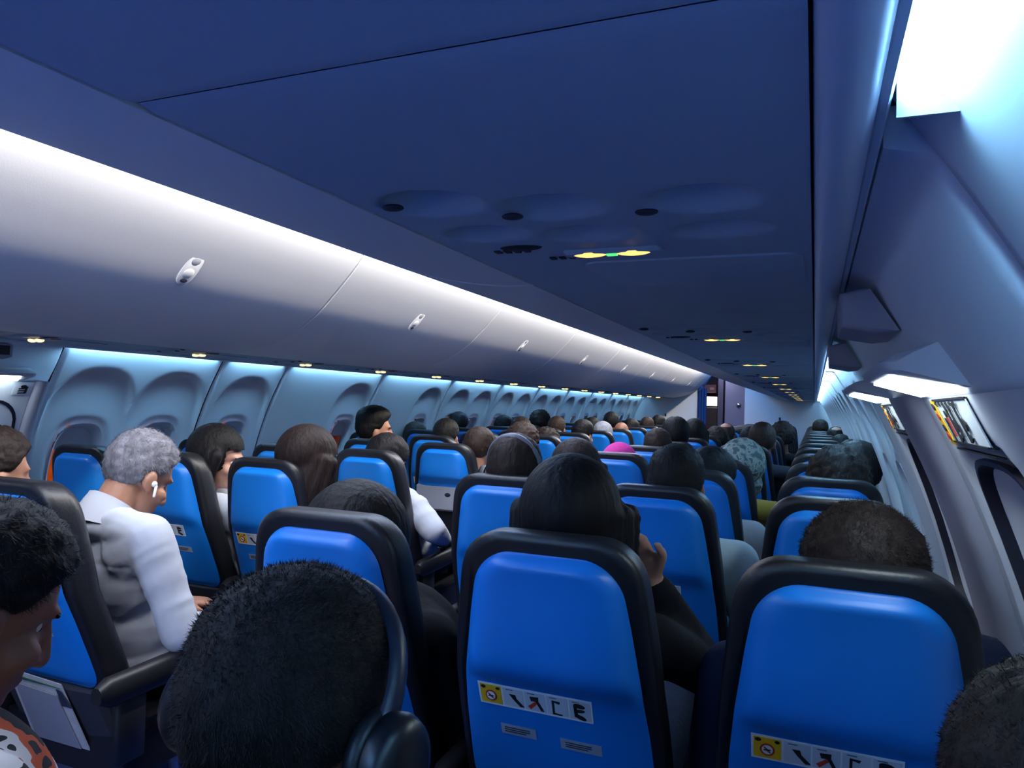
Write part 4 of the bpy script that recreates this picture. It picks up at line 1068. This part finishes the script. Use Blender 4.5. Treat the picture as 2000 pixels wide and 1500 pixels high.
person('dark-haired person looking left, pale grey sleeve beside the seat', 3, 'E', (-.375, 3.00, 1.085), ('short', 'black', dict(top=.024, sidet=.016)), 'pale', 'lightgrey', 'jeans', yaw=-30, pitch=14, faces=True, bulk=.018, shw=.19)
person('person with long dark hair in the third row, right of the aisle', 3, 'D', (-.925, 2.97, 1.095), ('long', 'brownblack', dict(zbot=-.15, wide=.108, thick=.028)), 'light', 'black', 'jeans', yaw=0, pitch=6)
person('person in a bright pink knitted cap', 4, 'D', (-.935, 3.75, 1.050), ('beanie', 'pink', {}), 'light', 'charcoal', 'jeans', yaw=0, pitch=5)
person('man with brown cropped hair and grey hooded top, left of the aisle', 4, 'C', (-1.745, 3.76, 1.105), S3, 'light', 'lightgrey', 'jeans', yaw=-10, pitch=8, bulk=.025)
person('brown-haired person at the far left edge, half cut off', 1, 'B', (-2.25, 1.42, 1.12), S2, 'light', 'black', 'jeans', yaw=-12, pitch=8)

# --- farther passengers (shared shapes)
FAR = [
    ('dark-haired man over the middle left seats, fifth row', 5, 'B', 875, 4.50, .122, S1, 'tan', 'charcoal', 'a'),
    ('tall dark head near the left wall, seventh row', 7, 'A', 899, 5.72, .092, S1, 'tan', 'navy', 'a'),
    ('dark head tilted near the left wall, eighth row', 8, 'A', 986, 5.80, .112, S1, 'tan', 'black', 'b'),
    ('brown-black head in the middle of the left three, seventh row', 7, 'B', 1021, 5.52, .122, S2, 'tan', 'charcoal', 'c'),
    ('person with ruffled dark hair near the left wall, ninth row', 9, 'A', 1057, 6.60, .085, ('short', 'brownblack', dict(top=.045, sidet=.036, messy=.014)), 'tan', 'navy', 'a'),
    ('man with brown crop in the middle of the left three, eighth row', 8, 'B', 1090, 6.15, .105, S3, 'tan', 'charcoal', 'a'),
    ('person with big brown hair, fifth row left of the aisle', 5, 'C', 1024, 4.52, .150, ('short', 'brown', dict(top=.040, sidet=.034, messy=.010)), 'light', 'black', 'w'),
    ('curly brown-haired person low beside the aisle, sixth row', 6, 'C', 1070, 5.22, .200, ('short', 'reddish', dict(top=.040, sidet=.034, messy=.012)), 'light', 'charcoal', 'c'),
    ('dark-haired man with ear showing, seat at the aisle, seventh row', 7, 'C', 1141, 5.98, .125, S1, 'light', 'black', 'b'),
    ('silver-haired person left of the aisle, eighth row', 8, 'C', 1180, 6.72, .155, ('short', 'silver', dict(top=.022, sidet=.018)), 'light', 'lightgrey', 'a'),
    ('tall dark head far ahead in the middle of the left three, tenth row', 10, 'B', 1196, 8.30, .070, S1, 'tan', 'navy', 'a'),
    ('man with shaved tan head, ninth row left of the aisle', 9, 'C', 1216, 7.48, .155, ('bald', '', {}), 'tan', 'charcoal', 'a'),
    ('dark head low, ninth row middle of the left seats', 9, 'B', 1159, 7.62, .130, S1, 'tan', 'navy', 'a'),
    ('dark head, tenth row left of the aisle', 10, 'C', 1235, 8.18, .140, S1, 'tan', 'charcoal', 'b'),
    ('brown-haired head, eleventh row left of the aisle', 11, 'C', 1266, 8.92, .120, S3, 'light', 'navy', 'a'),
    ('dark-haired person with pale face turned, twelfth row left of the aisle', 12, 'C', 1288, 9.7, .105, S1, 'pale', 'black', 'b'),
    ('man with dark brown crop and ear, fifth row right of the aisle', 5, 'D', 1288, 4.46, .125, S3, 'light', 'charcoal', 'a'),
    ('tall dark-haired person, sixth row right of the aisle', 6, 'D', 1322, 5.20, .075, ('short', 'black', dict(top=.030, sidet=.024)), 'tan', 'black', 'a'),
    ('black-haired person before the blue curtain, seventh row', 7, 'D', 1359, 5.95, .082, ('long', 'black', dict(zbot=-.12, wide=.09, thick=.018)), 'tan', 'grey', 'w'),
    ('man with bald crown, ninth row right of the aisle', 9, 'D', 1420, 7.42, .125, ('short', 'brown', dict(top=.012, sidet=.010, spot=.9)), 'light', 'lightgrey', 'a'),
    ('dark head beside the bald one, eighth row right of the aisle', 8, 'D', 1402, 6.72, .165, S2, 'tan', 'black', 'c'),
    ('dark head half hidden, eighth row middle of the right seats', 8, 'E', 1467, 6.72, .150, S1, 'tan', 'navy', 'a'),
    ('brown-haired man behind the patterned headscarf, sixth row', 6, 'E', 1491, 5.25, .082, ('short', 'brown', dict(top=.018, sidet=.012)), 'tan', 'charcoal', 'a'),
    ('person with fuzzy dark hair, ninth row middle of the right seats', 9, 'E', 1530, 7.40, .122, ('short', 'brownblack', dict(top=.040, sidet=.034, messy=.012)), 'tan', 'black', 'a'),
    ('dark head at the far end by the right wall, twelfth row', 12, 'F', 1604, 9.6, .100, S2, 'tan', 'black', 'a'),
    ('man with bald spot by the right wall, tenth row', 10, 'F', 1635, 8.2, .135, ('short', 'black', dict(top=.012, sidet=.014, spot=.8)), 'light', 'navy', 'a'),
    ('dark navy-clad head by the right wall, eighth row', 8, 'F', 1645, 6.75, .185, S1, 'tan', 'navy', 'a'),
    ('dark head by the right wall, seventh row', 7, 'F', 1665, 6.0, .200, S1, 'tan', 'black', 'b'),
    ('dark head by the right wall, fifth row', 5, 'F', 1670, 4.45, .185, S2, 'tan', 'navy', 'a'),
    ('small dark head low at the left wall, sixth row', 6, 'A', 815, 4.95, .175, ('short', 'brownblack', dict(top=.024, sidet=.016)), 'light', 'charcoal', 'a'),
]
for lab, r, c, px, Yh, top, hr, sk, shc, shp in FAR:
    top *= (ROWY[r] + .18) / Yh; Yh = ROWY[r] + .18
    tt = (px - 1000) / F_PX
    X = Yh * (tt * math.cos(YAW) - math.sin(YAW)) / (math.cos(YAW) + tt * math.sin(YAW))
    person(lab, r, c, (X, Yh, CAMZ - top - .136), hr, sk, shc, 'jeans', shape=shp)

# ------------------------------------------------------------------ headphones, earbud, papers, tablet
def headphones(owner, lab, band_mt, cup_mt, back=0.0, wide=0.0):
    H = owner.matrix_world.copy(); h = list(owner['_h']); Hm = Matrix((h[0:4], h[4:8], h[8:12], h[12:16]))
    Mw = Matrix.Translation(owner.location) @ Hm
    t = thing('headphones', lab, 'headphones', tuple(Mw @ Vector((0, 0, .03))))
    T = Matrix.Translation(-Vector(t.location)) @ Mw
    m = MB(); n = 26; rings = []
    for k in range(n):
        a = math.radians(-8 + 196 * k / (n - 1)); c, s = math.cos(a), math.sin(a)
        w = .016 - .005 * abs(c); r1, r2 = .096 + wide, .103 + wide
        ctr = Vector((0, -.004, .018))
        Rt = Matrix.Rotation(math.radians(back), 3, 'X')
        rg = []
        for rr, yy in ((r1, -w), (r1 - .002, 0), (r1, w), (r2, w * .8), (r2 + .003, 0), (r2, -w * .8)):
            rg.append(T @ (ctr + Rt @ Vector((rr * .98 * c, yy, rr * (1.27 if back >= 0 else 1.07) * s))))
        rings.append(rg)
    m.loft(rings); m.build('headband', band_mt, t, ang=60)
    for s in (-1, 1):
        def disc(prof, nm, mt, par):
            m = MB(); rg = []
            for xx, rr in prof:
                rg.append([T @ Vector((s * (xx + wide * (1.0 if s > 0 else 2.6)), -.004 + rr * .88 * math.cos(a), -.014 + rr * 1.05 * math.sin(a))) for a in [2 * math.pi * i / 28 for i in range(28)]])
            m.loft(rg); return m.build(nm, mt, par, ang=50)
        cup = disc(((.098, .034), (.100, .042), (.112, .043), (.122, .038), (.127, .026)), 'ear_cup', cup_mt, t)
        disc(((.079, .026), (.080, .036), (.086, .043), (.094, .043), (.099, .038)), 'ear_cushion', M_LEATHER, cup)
    return t
bpy.context.view_layer.update()
M_HP = mat('black headphone plastic', '101116', .35, spec=.5)
M_HPG = mat('grey headphone band', '5a5f70', .45)
headphones(hp, 'black over-ear headphones on the nearest cropped head', mat('dark blue-black band', '1a2236', .4), M_HP, -30, .006)
headphones(h2, 'grey-banded dark headphones on a head right of the aisle', M_HPG, M_HP, 26)
h = list(gm['_h']); Hm = Matrix.Translation(gm.location) @ Matrix((h[0:4], h[4:8], h[8:12], h[12:16]))
p = Hm @ Vector((.090, .006, -.016)); t = thing('earbud', 'white wireless earbud in the grey-haired man\'s ear', 'earbud', tuple(p))
m = MB(); R = Hm.to_3x3(); m.ell((0, 0, 0), (.008, .009, .009)); m.cap(R @ Vector((.004, .006, -.004)), R @ Vector((.006, .014, -.032)), .0042, .0038, 10); m.build('bud', mat('white earbud', 'f2f3f6', .3), t)
# magazine in the pocket of the near seat left of the aisle
t = thing('magazine', 'white and green paper leaflets stuck in a dark seat pocket', 'magazine', (XF['C'], ROWY[1], 0))
m = MB()
M_PAPER = mat('pale paper', 'b8bcc4', .7, var=.12, vscale=25); M_GRN = mat('green print', '2f5a48', .7); M_DBL = mat('dark blue print', '26304a', .7)
def leaf(x0, x1, s0, s1, off, mt, nm, par, sk=0.0):
    m = MB(); q = [(x0, s0), (x1, s0 + sk), (x1 + .02, s1), (x0, s1)]
    f = lambda s, o: yb(SEAT_TOP - s) - .030 - o
    m.loft([[(x, f(s, off), SEAT_TOP - s) for x, s in q], [(x, f(s, off + .003), SEAT_TOP - s) for x, s in q]]); return m.build(nm, mt, par, smooth=False)
a = leaf(-.12, .085, .520, .74, 0, M_PAPER, 'cover', t, .012); leaf(-.12, .06, .534, .545, .0032, M_GRN, 'green_stripe', a, .010)
b = leaf(-.10, .055, .560, .73, .005, mat('grey paper', '8a92a4', .7), 'leaflet', t, .010); leaf(.062, .080, .550, .60, .0032, M_DBL, 'dark_print', a, .004)
